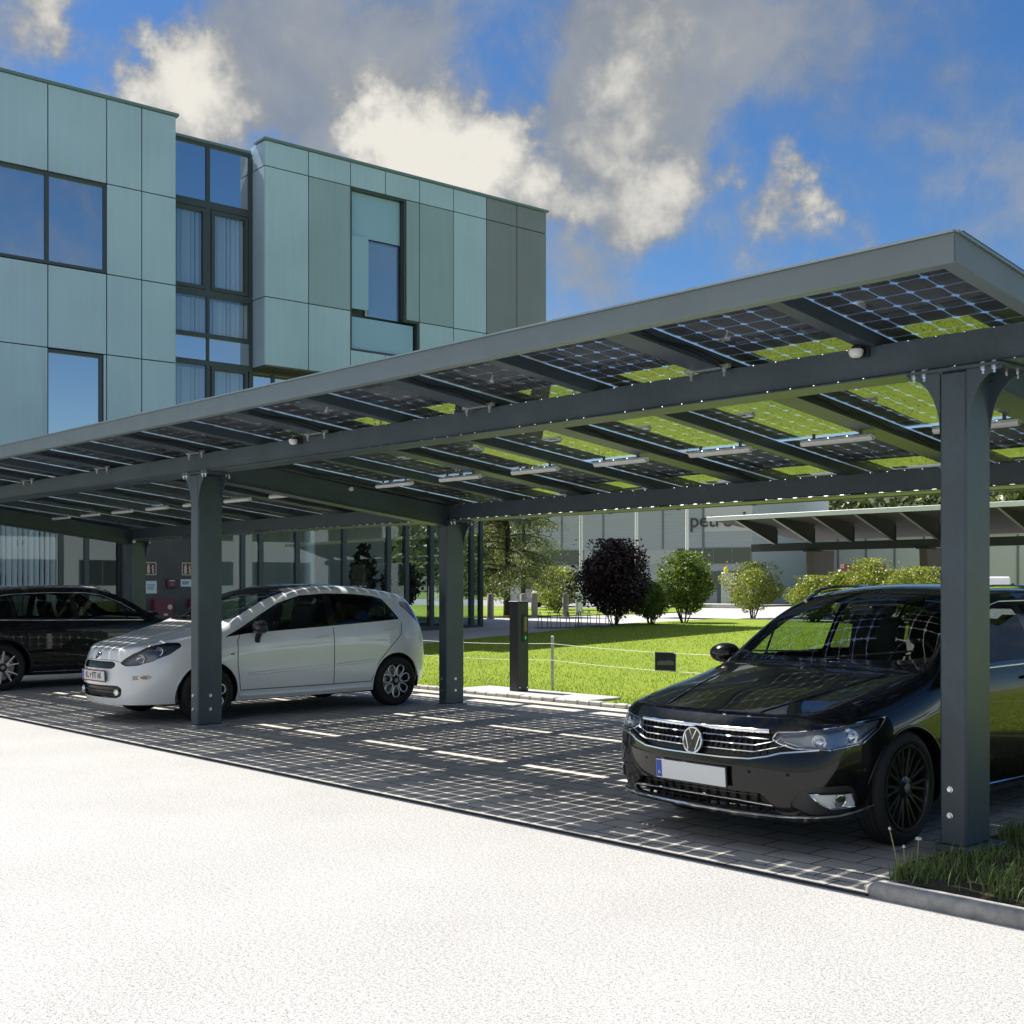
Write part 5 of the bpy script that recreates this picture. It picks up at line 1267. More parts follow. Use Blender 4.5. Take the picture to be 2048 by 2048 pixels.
def finish_car(spec, t, cut):
    """shared finishing: cut regions -> objects"""
    bm, full = subdivided_half(spec); lay = bm.faces.layers.int.new('reg')
    bm.normal_update(); body = Body(full); parts = {}
    n = 1
    for c in cut:
        name, view, poly = c['name'], c['view'], c['poly']
        h = cut_region(bm, lay, n, poly, view, c.get('facing', .05), c.get('lim'), None)
        c['id'] = n; n += 1
        if not h: print('EMPTY REGION', name)
    bm.normal_update()
    # wheel openings
    for l, R_ in spec['arch']:
        poly = [(l + R_ * math.cos(a), spec['wz'] + R_ * math.sin(a)) for a in np.linspace(0, 2 * math.pi, 48, endpoint=False)]
        cut_region(bm, lay, 999, poly, 'side', .15, lambda c: c.x > spec['half'] * .62)
    bm.normal_update()
    V, F = region_mesh(bm, lay, 0, 0); surf('body', V, F, spec['paint'], t)
    for c in cut:
        if c.get('drop'): continue
        sides = (0,) if c.get('whole') else (1, -1)
        for sd in sides:
            V, F = region_mesh(bm, lay, c['id'], sd, c.get('inset', 0.))
            if F: parts.setdefault(c['name'], []).append((sd, surf(c['name'], V, F, c.get('mat') or spec['paint'], t, angle=c.get('angle', 30))))
    # dark liner just inside the skin
    V = []; F = []
    for idx in set([0] + [c['id'] for c in cut if c.get('liner')]):
        v, f = region_mesh(bm, lay, idx, 0, .022); o = len(V); V += v; F += [[i + o for i in q] for q in f]
    surf('interior_liner', V, F, M_liner, t)
    # wheel housings
    for l, R_ in spec['arch']:
        for s in (1, -1):
            mb = MB(); w1 = spec['half'] - .05; w0 = spec['half'] - .34; a = np.linspace(-.25, math.pi + .25, 22)
            vs = [(s * w, l + (R_ + .004) * math.cos(q), spec['wz'] + (R_ + .004) * math.sin(q)) for w in (w0, w1) for q in a]; k = len(a)
            mb.add(vs, [(i, i + 1, k + i + 1, k + i) for i in range(k - 1)] + [tuple(range(k))]); mb.build('wheel_housing', M_black, t)
            # rolled lip of the arch, following the skin
            pts = [(l + (R_ + .008) * math.cos(q), spec['wz'] + (R_ + .008) * math.sin(q)) for q in np.linspace(-.35, math.pi + .35, 40)]
            body.ribbon('arch_lip', 'side', pts, .024, spec['paint'], t, side=s, lift=-.004, height=.007)
    bm.free()
    return body, parts
# ---------------------------------------------------------------- black estate car (right) and the dark estate at the left
M_satin = mat('satin_chrome', (.84, .86, .88), .2, metal=1.)
def estate_spec(p):
    S = [
     (.22, [(.15, .745, .195), (.16, .80, .33), (.19, .835, .50), (.21, .825, .655), (.225, .80, .735), (.215, .76, .78), (.19, .69, .805), (.125, .38, .805), (.10, 0, .803)]),
     (.42, [(.81, .195), (.865, .33), (.89, .50), (.882, .665), (.865, .755), (.80, .815), (.70, .845), (.38, .868), (0, .872)]),
     (.68, [(.85, .195), (.895, .33), (.912, .52), (.903, .70), (.88, .805), (.80, .875), (.70, .902), (.38, .925), (0, .930)]),
     (1.0, [(.86, .195), (.90, .33), (.915, .54), (.905, .745), (.88, .86), (.80, .925), (.70, .95), (.38, .972), (0, .977)]),
     (1.28, [(.86, .195), (.90, .33), (.915, .55), (.907, .775), (.885, .895), (.835, .950), (.770, .978), (.42, .998), (0, 1.005)]),
     (1.50, [(.86, .195), (.90, .33), (.915, .55), (.908, .79), (.89, .920), (.838, 1.025), (.782, 1.072), (.44, 1.125), (0, 1.146)]),
     (1.80, [(.86, .195), (.90, .33), (.916, .55), (.910, .80), (.893, .940), (.775, 1.208), (.708, 1.262), (.41, 1.315), (0, 1.332)]),
     (2.10, [(.86, .195), (.90, .33), (.916, .56), (.910, .805), (.893, .948), (.710, 1.335), (.640, 1.388), (.37, 1.432), (0, 1.445)]),
     (2.45, [(.86, .195), (.90, .33), (.916, .56), (.910, .81), (.893, .952), (.675, 1.388), (.600, 1.437), (.35, 1.472), (0, 1.482)]),
     (3.00, [(.86, .195), (.90, .33), (.916, .56), (.910, .815), (.893, .956), (.668, 1.388), (.595, 1.436), (.35, 1.470), (0, 1.480)]),
     (3.60, [(.86, .20), (.90, .33), (.916, .56), (.908, .82), (.888, .960), (.662, 1.368), (.588, 1.415), (.34, 1.446), (0, 1.456)]),
     (4.10, [(.85, .22), (.89, .34), (.905, .56), (.897, .82), (.875, .962), (.648, 1.330), (.572, 1.378), (.33, 1.406), (0, 1.415)]),
     (4.45, [(4.52, .76, .27), (4.54, .82, .37), (4.56, .84, .56), (4.54, .835, .82), (4.50, .81, .962), (4.42, .64, 1.265), (4.38, .56, 1.34), (4.40, .33, 1.368), (4.41, 0, 1.376)])]
    front = [((.085, .40, .19), (.055, .188)), ((.03, .42, .30), (.005, .30)), ((.015, .43, .46), (-.015, .46)), ((.03, .43, .60), (.0, .60)), ((.06, .42, .70), (.03, .70)), ((.09, .40, .755), (.065, .755))]
    rear = [((4.68, .42, .27), (4.70, .27)), ((4.74, .44, .38), (4.76, .38)), ((4.76, .45, .58), (4.775, .58)), ((4.72, .44, .82), (4.735, .82)), ((4.64, .42, .97), (4.655, .97)), ((4.50, .38, 1.24), (4.51, 1.24))]
    return dict(st=S, front=front, rear=rear, crease={3: .8, 0: .5, 6: .5}, ringcrease={4: (5, 8, .85), 0: (6, 8, .8)}, arch=[(.92, .392), (3.70, .388)], wz=.325, half=.916, paint=p)
def build_estate(t, p, style, m_rim, m_spoke, m_rail, with_front=True):
    sp = estate_spec(p)
    DLO = [(1.60, .962), (2.2, .972), (3.2, .985), (4.05, 1.005), (4.30, 1.03), (4.16, 1.21), (3.9, 1.285), (3.5, 1.335), (3.0, 1.356), (2.45, 1.352), (2.2, 1.318), (1.95, 1.215), (1.75, 1.09)]
    def shrink(poly, d):
        c = []
        m = len(poly)
        for i in range(m):
            a, q, b = Vector(poly[i - 1]), Vector(poly[i]), Vector(poly[(i + 1) % m]); n1 = Vector((-(q - a).y, (q - a).x)).normalized(); n2 = Vector((-(b - q).y, (b - q).x)).normalized(); n = (n1 + n2).normalized(); c.append(tuple(q + n * d / max(.4, n.dot(n1))))
        return c
    inner = shrink(DLO, .018)
    def clip(poly, x0, x1):
        def c1(P, x, keep_less):
            o = []
            for i in range(len(P)):
                a, b = P[i], P[(i + 1) % len(P)]; ia, ib = ((a[0] < x) == keep_less), ((b[0] < x) == keep_less)
                if ia: o.append(a)
                if ia != ib: k = (x - a[0]) / (b[0] - a[0]); o.append((x, a[1] + (b[1] - a[1]) * k))
            return o
        return c1(c1(poly, x0, False), x1, True)
    roofc = lambda c: c.z > .93
    cut = []
    def reg(name, view, poly, **k): cut.append(dict(name=name, view=view, poly=poly, **k))
    # front
    reg('bonnet', 'top', rounded([(-.1, .135), (.40, .165), (.62, .26), (.735, .55), (.785, 1.0), (.755, 1.33), (.5, 1.24), (-.1, 1.215)], .06), whole=True, facing=.3, lim=lambda c: c.z > .70, liner=True)
    reg('front_door', 'side', rounded([(1.50, .30), (1.46, .60), (1.50, .86), (1.58, .965), (2.66, 1.0), (2.66, .30)], .05), liner=True)
    reg('rear_door', 'side', rounded([(2.66, .30), (2.66, 1.0), (3.62, 1.0), (3.60, .80), (3.42, .62), (3.30, .42), (3.22, .30)], .05), liner=True)
    reg('window_surround', 'side', rounded(DLO, .03), mat=M_trim, lim=roofc, inset=.0015)
    reg('side_window', 'side', rounded(clip(inner, 1.0, 1.86), .02), mat=M_cglass, lim=roofc, inset=.003)
    reg('side_window', 'side', rounded(clip(inner, 1.89, 2.60), .02), mat=M_cglass, lim=roofc, inset=.003)
    reg('side_window', 'side', rounded(clip(inner, 2.70, 3.50), .02), mat=M_cglass_dark, lim=roofc, inset=.003)
    reg('side_window', 'side', rounded(clip(inner, 3.55, 4.4), .02), mat=M_cglass_dark, lim=roofc, inset=.003)
    ws = lambda c: 1.12 < c.y < 2.35 and c.z > 1.0
    reg('windscreen_border', 'front', [(-.2, 1.008), (.30, 1.010), (.60, 1.016), (.775, 1.032), (.752, 1.13), (.690, 1.262), (.632, 1.355), (.590, 1.402), (.3, 1.432), (-.2, 1.438)], whole=True, mat=M_trim, lim=ws, inset=.001)
    reg('windscreen', 'front', [(-.2, 1.028), (.30, 1.030), (.60, 1.038), (.745, 1.055), (.722, 1.135), (.662, 1.262), (.606, 1.348), (.565, 1.387), (.3, 1.408), (-.2, 1.415)], whole=True, mat=M_cglass, lim=ws, inset=.003)
    reg('rear_window', 'rear', rounded([(-.62, 1.03), (.62, 1.03), (.52, 1.29), (-.52, 1.29)], .05), whole=True, mat=M_cglass_dark, lim=lambda c: c.y > 4.3 and c.z > .99, inset=.003)
    reg('tail_light', 'rcorner', rounded([(-3.2, .76), (-3.05, .80), (-2.35, .86), (-2.10, .92), (-2.10, .80), (-2.35, .74), (-3.1, .70)], .02), mat=mat('lamp_red', (.18, .006, .008), .15, coat=.8))
    HL = [(.475, .690), (.515, .668), (.60, .643), (.80, .640), (.98, .668), (1.085, .742), (1.125, .800), (1.00, .786), (.80, .757), (.62, .735), (.50, .726)]
    reg('headlight', 'corner', rounded(HL, .012), mat=M_lens, lim=lambda c: c.y < .85 and c.x > .3)
    reg('grille', 'front', rounded([(-.2, .553), (.40, .560), (.60, .640), (.535, .69), (.50, .722), (-.2, .722)], .01), whole=True, mat=mat('grille_black', (.012, .012, .013), .35), lim=lambda c: c.y < .35, inset=.03, facing=.02)
    reg('lower_intake', 'front', rounded([(-.2, .225), (.50, .225), (.55, .25), (.47, .335), (-.2, .340)], .02), whole=True, mat=MATS['grille_black'], lim=lambda c: c.y < .35, inset=.05, facing=.02)
    reg('fog_light_pod', 'corner', rounded([(.565, .275), (.70, .225), (.92, .225), (.965, .30), (.935, .385), (.88, .405), (.72, .395), (.62, .365)], .03), mat=mat('pod_grey', (.03, .031, .033), .45), lim=lambda c: c.y < .6, inset=.012)
    FGP = [(.675, .352), (.92, .350), (.938, .268), (.80, .266), (.735, .298)]
    reg('fog_light', 'corner', rounded(FGP, .012), mat=mat('fog_silver', (.72, .72, .70), .4), lim=lambda c: c.y < .6, inset=.002)
    reg('lower_bumper', 'side', [(-.3, .0), (5, .0), (5, .222), (-.3, .222)], mat=M_trim, facing=-2, lim=None)
    cut[-1]['whole'] = True; cut[-1]['liner'] = True
    body, parts = finish_car(sp, t, cut)
    for sd, o in parts.get('front_door', []): body.ribbon('door_gap', 'side', [(1.49, .30), (1.455, .60), (1.49, .86), (1.57, .955)], .006, M_gap, o, side=sd)
    for sd, o in parts.get('rear_door', []):
        body.ribbon('door_gap', 'side', [(2.66, .28), (2.66, .965)], .006, M_gap, o, side=sd); body.ribbon('door_gap', 'side', [(3.22, .30), (3.30, .42), (3.42, .62), (3.60, .80), (3.62, .965)], .006, M_gap, o, side=sd)
    bon = [o for sd, o in parts['bonnet']][0]
    edge = [(0, .135), (.40, .165), (.60, .245), (.66, .33), (.735, .55), (.785, 1.0), (.765, 1.26)]
    body.ribbon('bonnet_gap', 'top', edge, .007, M_gap, bon, both=True)
    for sd in (1, -1):
        body.tube('bonnet_crease', 'top', [(.36, .20), (.46, .55), (.56, 1.0), (.60, 1.2)], .014, p, bon, side=sd, lift=-.008, n=6)
        body.ribbon('chrome_strip', 'side', [(1.62, .952), (2.2, .962), (3.2, .975), (4.05, .995), (4.28, 1.018)], .016, M_chrome, t, side=sd, lift=.001, height=.004)
        body.ribbon('chrome_strip', 'side', [(4.30, 1.03), (4.18, 1.21), (3.9, 1.292), (3.5, 1.342), (3.0, 1.363), (2.45, 1.36), (2.2, 1.325), (1.95, 1.222), (1.72, 1.082)], .010, M_chrome if m_rail is M_chrome else M_trim, t, side=sd, lift=.001, height=.003)
        body.ribbon('sill_strip', 'side', [(1.34, .245), (2.3, .245), (3.28, .25)], .018, M_chrome, t, side=sd, lift=.002, height=.008)
        # roof rail
        mb = MB(); pts = []
        for k, l in enumerate(np.linspace(2.02, 4.18, 24)):
            h = body.hit('top', .615, l); z = h[0].z + (.032 if 1 < k < 22 else (.014 if k in (1, 22) else .0)); pts.append((sd * .615, l, z))
        mb.tube(pts, .013, 8); mb.build('roof_rail', m_rail, t, smooth=True)
        # handles
        for dn, l, z in (('front_door', 2.42, .885), ('rear_door', 3.36, .905)):
            o = [q for s2, q in parts[dn] if s2 == sd]
            if not o: continue
            h = body.hit('side', l, z, sd); mb = MB(); pp = []
            for k, q in enumerate(np.linspace(-.095, .095, 9)):
                hh = body.hit('side', l + q, z + .004 * (q / .1), sd); pp.append(hh[0] + hh[1] * (.006 + .026 * (1 - abs(q / .095) ** 4)))
            mb.tube(pp, .011, 8); mb.build('door_handle', p, o[0], smooth=True)
        # mirror
        mr = bpy.data.objects.new('mirror', None); COL.objects.link(mr); mr.parent = t; mr.location = (sd * .955, 1.50, 1.010); mr.empty_display_size = .05
        mb = MB(); mb.lathe([(0, -.098), (.035, -.094), (.062, -.07), (.073, -.03), (.076, .02), (.072, .045), (.06, .05), (0, .05)], (0, 0, 0), (0, 1, 0), 20)
        mb.v = [(v[0] * 1.45, v[1], v[2] * .92) for v in mb.v]; mb.build('mirror_shell', p, mr, smooth=True)
        mb = MB(); mb.tube([(-sd * .115, .0, -.075), (-sd * .03, .0, -.055)], .022, 8); mb.build('mirror_foot', M_trim, mr, smooth=True)
        mb = MB(); mb.lathe([(0, 0), (.052, 0)], (0, .0515, 0), (0, 1, 0), 20); mb.v = [(v[0] * 1.6, v[1], v[2] * .95) for v in mb.v]; mb.build('mirror_glass', M_chrome, mr)
        # headlight inside: bowl and two lens units
        hl = [q for s2, q in parts.get('headlight', []) if s2 == sd]
        if hl:
            hl = hl[0]
            V = [Vector(v.co) for v in hl.data.vertices]; Fc = [list(f.vertices) for f in hl.data.polygons]
            nn_ = [v.normal.copy() for v in hl.data.vertices]; surf('lamp_bowl', [tuple(v - n_ * .035) for v, n_ in zip(V, nn_)], Fc, M_lampbowl, hl)
            rim = []
            for a_, b_ in rounded(HL, .012, 3):
                h = body.hit('corner', a_, b_, sd)
                if h: rim.append(h[0] + h[1] * .001)
            mb = MB(); mb.tube(rim, .0045, 6, closed=True); mb.build('lamp_rim', M_chrome, hl, smooth=True)
            for a_, b_, rr in ((.74, .688, .033), (.93, .715, .036)):
                h = body.hit('corner', a_, b_, sd); c = h[0] - h[1] * .030; mb = MB(); dirn = Vector((sd * .35, -1, .05)).normalized()
                mb.lathe([(0, .014), (rr * .5, .011), (rr * .85, 0), (rr, -.006), (rr * 1.25, .004), (rr * 1.3, -.01), (rr, -.02)], c + dirn * .006, dirn, 20); mb.build('projector', M_refl, hl, smooth=True)
            pts = [body.hit('corner', a_, b_, sd) for a_, b_ in ((.54, .678), (.62, .656), (.80, .652), (.97, .678), (1.07, .745))]
            mb = MB(); mb.tube([h[0] - h[1] * .012 for h in pts], .007, 6); mb.build('light_blade', M_refl, hl, smooth=True)
            pts = [body.hit('corner', a_, b_, sd) for a_, b_ in ((.52, .716), (.62, .726), (.80, .747), (1.0, .775))]
            mb = MB(); mb.tube([h[0] - h[1] * .010 for h in pts], .010, 6); mb.build('brow', mat('lamp_blue_grey', (.16, .19, .25), .2, metal=.7), hl, smooth=True)
    if with_front:
        gr = [o for sd, o in parts['grille']][0]
        def fl(pts): return pts[::-1] and ([(-a, b) for a, b in pts[::-1]] + pts)
        body.ribbon('chrome_bar', 'front', fl([(.0, .728), (.25, .728), (.49, .730)]), .026, M_satin, t, lift=.002, height=.010)
        for k, (z, w_) in enumerate(((.692, .50), (.652, .56), (.612, .60))):
            mb = MB(); pts = []
            for x in np.linspace(-w_, w_, 41):
                zz = z - .004 + (max(0, abs(x) - .42) ** 1.0) * (.0 if k == 0 else .28); h = body.hit('front', abs(x), zz, 1 if x >= 0 else -1); pts.append(h[0] + Vector((0, -.001, 0)))
            vs = []
            for q in pts: vs += [q + Vector((0, 0, .0055)), q + Vector((0, -.008, .0)), q + Vector((0, 0, -.0055)), q + Vector((0, .02, 0))]
            m_ = len(pts); mb.add(vs, [(i * 4 + j, i * 4 + (j + 1) % 4, i * 4 + 4 + (j + 1) % 4, i * 4 + 4 + j) for i in range(m_ - 1) for j in range(4)]); mb.build('grille_slat', M_satin, gr, smooth=True, ang=20)
        for x in np.linspace(-.48, .48, 25):
            h = body.hit('front', abs(x), .64, 1 if x > 0 else -1); mb = MB(); mb.box(x - .003, x + .003, h[0].y + .018, h[0].y + .034, .57, .715); mb.build('grille_rib', M_gap, gr)
        lowc = [(.0, .556), (.22, .556), (.40, .562), (.50, .585), (.575, .612), (.68, .628), (.76, .640)]
        body.ribbon('chrome_bar', 'front', fl(lowc), .016, M_satin, t, lift=.002, height=.012)
        # round emblem: ring with the two stacked letters as strokes
        c0 = body.hit('front', 0, .645)[0] + Vector((0, -.012, 0)); bd = bpy.data.objects.new('badge', None); COL.objects.link(bd); bd.parent = t; bd.location = c0; bd.empty_display_size = .05; bd.rotation_euler = (R(-6), 0, 0)
        mb = MB(); mb.lathe([(0, -.012), (.078, -.012), (.080, .0), (.076, .006), (0, .005)], (0, 0, 0), (0, -1, 0), 36); mb.build('badge_disc', M_trim, bd, smooth=True)
        mb = MB(); mb.tube([(.071 * math.cos(a), -.006, .071 * math.sin(a)) for a in np.linspace(0, 2 * math.pi, 36, endpoint=False)], .0058, 8, closed=True); mb.build('badge_ring', M_chrome, bd, smooth=True)
        mb = MB(); st = lambda P: mb.tube([(x, -.006, z) for x, z in P], .0056, 6)
        st([(-.026, .058), (0, .006), (.026, .058)]); mb.build('badge_stroke', M_chrome, bd, smooth=True)
        mb = MB(); mb.tube([(x, -.006, z) for x, z in [(-.057, .030), (-.026, -.056), (0, -.004), (.026, -.056), (.057, .030)]], .0056, 6); mb.build('badge_stroke', M_chrome, bd, smooth=True)
        # bumper: intake bars, chrome lip, fog lamps, plate
        li = [o for sd, o in parts['lower_intake']][0]
        body.ribbon('intake_bar', 'front', fl([(0, .290), (.3, .288), (.53, .275)]), .010, M_satin, li, lift=.002, height=.008)
        for x in np.linspace(-.42, .42, 13):
            h = body.hit('front', abs(x), .28, 1 if x > 0 else -1); mb = MB(); mb.box(x - .004, x + .004, h[0].y + .03, h[0].y + .06, .23, .335); mb.build('intake_rib', M_gap, li)
        for z in (.252, .318):
            body.ribbon('intake_rib', 'front', fl([(0, z), (.44, z)]), .006, M_trim, li, lift=-.02, height=.006)
        body.ribbon('chrome_lip', 'front', fl([(0, .212), (.3, .214), (.55, .216), (.70, .222)]), .013, M_satin, t, lift=.003, height=.008)
        for sd in (1, -1):
            body.ribbon('chrome_lip', 'corner', [(.66, .222), (.85, .226), (.95, .240), (1.05, .262)], .012, M_satin, t, side=sd, lift=.004, height=.007)
            pod = [q for s2, q in parts.get('fog_light_pod', []) if s2 == sd]
            if pod:
                FG = [(.675, .352), (.92, .350), (.935, .268), (.80, .268), (.735, .300)]
                f = [o_ for s2, o_ in parts['fog_light'] if s2 == sd][0]
                h = body.hit('corner', .85, .31, sd); mb = MB(); mb.lathe([(0, .004), (.03, .003), (.036, 0), (.040, .004), (.042, -.01)], h[0] + h[1] * .003, h[1], 20); mb.v = [v for v in mb.v]; mb.build('fog_lens', M_refl, f, smooth=True)
                q = FGP + [FGP[0]]; pts = [h[0] + h[1] * .001 for h in body.line('corner', q, sd, .03)][:-1]; mb = MB(); mb.tube(pts, .005, 6, closed=True); mb.build('fog_rim', M_chrome, f, smooth=True)
            for a_ in (.40, .62): 
                h = body.hit('front', a_, .47, sd); mb = MB(); mb.lathe([(0, .001), (.010, .0008), (.011, 0)], h[0], h[1], 14); mb.build('parking_sensor', M_gap, t)
        h = body.hit('front', 0, .42); plate(t, h[0] + Vector((0, -.020, 0)), (1, 0, 0), (0, -.06, 1), .54, .132, None)
    # glass rubber, wipers, aerial fin, dashboard, seats
    for s0, s1, nm in (((.62, 1.075), (.05, 1.028), 1), ((-.05, 1.06), (-.62, 1.04), 2)):
        mb = MB(); pts = []
        for k in np.linspace(0, 1, 10):
            x = s0[0] + (s1[0] - s0[0]) * k; z = s0[1] + (s1[1] - s0[1]) * k; h = body.hit('front', abs(x), z, 1 if x > 0 else -1); pts.append(h[0] + h[1] * .012)
        mb.tube(pts, .006, 6); mb.build('wiper', M_black, t)
    h = body.hit('top', 0, 3.95); mb = MB(); mb.prism([(-.08, 0), (.07, 0), (.075, .06), (.05, .062)], h[0] + Vector((-.012, 0, -.006)), (0, 1, 0), (0, 0, 1), (.024, 0, 0)); mb.build('aerial_fin', p, t, bevel=.006)
    mb = MB(); mb.box(-.72, .72, 1.34, 1.75, .74, .985); mb.build('dashboard', M_liner, t, bevel=.05, smooth=True)
    mb = MB(); mb.tube([(.37 + .185 * math.cos(a), 1.86 + .05 * math.sin(a), .93 + .18 * math.sin(a)) for a in np.linspace(0, 2 * math.pi, 28, endpoint=False)], .014, 8, closed=True); mb.obox((.37, 1.85, .93), (.17, 0, 0), (0, .01, 0), (0, 0, .02)); mb.build('steering_wheel', M_black, t, smooth=True)
    for x in (-.37, .37): seat(t, x, 2.25, .60); seat(t, x, 3.10, .62, .52)
    mb = MB(); mb.box(-.09, .09, 1.80, 1.83, 1.265, 1.325); mb.build('rear_view_mirror', M_black, t, bevel=.01)
    mb = MB(); mb.box(-.62, .62, .45, 4.3, .18, .32); mb.build('underbody', M_black, t, bevel=.03)
    for l in (.92, 3.70):
        for s in (1, -1): wheel(t, 'wheel', s * .795, l, .325, .238, .215, style, s, m_rim, m_spoke, 0.)
    return body, parts
P_black = paint('black_car_paint', (.004, .0042, .005), .25)
VWT = thing('parked_car', 'glossy black estate car with a chrome slatted grille and blank number plate, parked nose out at the right', 'car', (-1.19, -.85, .004), R(-2.))
VWT['label'] = 'glossy black estate car with chrome slatted grille, parked nose out at the right'
vb, vparts = build_estate(VWT, P_black, 'twin', mat('rim_black', (.035, .037, .041), .3, metal=.6, coat=.4), MATS['rim_black'], M_chrome)
VWT.scale = (.935, .935, .995)
def ss(x, a, b): t_ = max(0, min(1, (x - a) / (b - a))); return t_ * t_ * (3 - 2 * t_)
def nose_dz(l, z): return -.062 * ss(z, .30, .70) * (1 - ss(l, .7, 1.9))
def lower_nose(o, root):
    for c in list(o.children):
        if c.name.startswith('wheel') and c.type == 'EMPTY': continue
        if c.type == 'EMPTY': c.location.z += nose_dz(c.location.y, c.location.z); continue
        for v in c.data.vertices: v.co.z += nose_dz(v.co.y, v.co.z)
        lower_nose(c, root)
lower_nose(VWT, VWT)
P_dark = paint('dark_car_paint', (.006, .0062, .007), .3)
T3 = thing('parked_car', 'dark estate car with silver edged forked wheels, parked nose in at the left edge', 'car', (-14.88, 3.80, .004), R(180))
build_estate(T3, P_dark, 'fork', mat('rim_grey', (.05, .05, .055), .4, metal=.5), mat('spoke_silver', (.62, .63, .65), .25, metal=.9), M_chrome, False)
# ---------------------------------------------------------------- small white hatchback
def hatch_spec(p):
    S = [
     (.26, [(.17, .60, .205), (.20, .675, .33), (.225, .71, .48), (.24, .705, .63), (.26, .69, .72), (.25, .655, .785), (.22, .58, .82), (.155, .32, .80), (.13, 0, .795)]),
     (.50, [(.735, .205), (.79, .33), (.815, .50), (.806, .67), (.785, .785), (.715, .86), (.62, .892), (.34, .908), (0, .912)]),
     (.80, [(.78, .205), (.828, .33), (.845, .52), (.832, .72), (.808, .86), (.735, .945), (.645, .972), (.35, .988), (0, .992)]),
     (1.06, [(.79, .205), (.834, .33), (.846, .53), (.838, .76), (.813, .915), (.745, 1.01), (.668, 1.04), (.38, 1.055), (0, 1.060)]),
     (1.32, [(.79, .205), (.835, .33), (.846, .53), (.840, .785), (.816, .945), (.748, 1.105), (.675, 1.155), (.40, 1.205), (0, 1.222)]),
     (1.62, [(.79, .205), (.835, .33), (.846, .53), (.841, .80), (.818, .962), (.708, 1.250), (.632, 1.302), (.38, 1.358), (0, 1.375)]),
     (1.95, [(.79, .205), (.835, .33), (.846, .54), (.841, .815), (.818, .975), (.672, 1.352), (.596, 1.402), (.36, 1.448), (0, 1.462)]),
     (2.35, [(.79, .205), (.835, .33), (.846, .55), (.841, .83), (.818, .988), (.655, 1.398), (.575, 1.449), (.34, 1.483), (0, 1.494)]),
     (2.80, [(.79, .21), (.835, .33), (.846, .56), (.841, .845), (.816, 1.003), (.648, 1.392), (.568, 1.444), (.34, 1.476), (0, 1.486)]),
     (3.22, [(.79, .215), (.835, .335), (.848, .57), (.838, .86), (.810, 1.018), (.636, 1.358), (.556, 1.409), (.33, 1.441), (0, 1.451)]),
     (3.58, [(.77, .235), (.82, .345), (.835, .58), (.822, .87), (.792, 1.035), (.620, 1.305), (.540, 1.358), (.32, 1.390), (0, 1.400)]),
     (3.80, [(3.86, .68, .28), (3.87, .735, .38), (3.89, .755, .58), (3.86, .752, .86), (3.82, .725, 1.03), (3.74, .605, 1.245), (3.69, .52, 1.32), (3.71, .32, 1.352), (3.72, 0, 1.362)])]
    front = [((.095, .34, .20), (.05, .195)), ((.05, .36, .30), (.008, .30)), ((.04, .37, .46), (-.01, .46)), ((.055, .37, .60), (.008, .60)), ((.09, .36, .70), (.04, .70)), ((.12, .34, .76), (.08, .76))]
    rear = [((3.98, .36, .28), (4.0, .28)), ((4.03, .38, .38), (4.05, .38)), ((4.05, .39, .58), (4.065, .58)), ((3.99, .38, .86), (4.0, .86)), ((3.92, .36, 1.03), (3.93, 1.03)), ((3.80, .34, 1.24), (3.81, 1.24))]
    return dict(st=S, front=front, rear=rear, crease={3: .4, 0: .4}, ringcrease={3: (5, 8, .7)}, arch=[(.83, .345), (3.34, .345)], wz=.305, half=.846, paint=p)
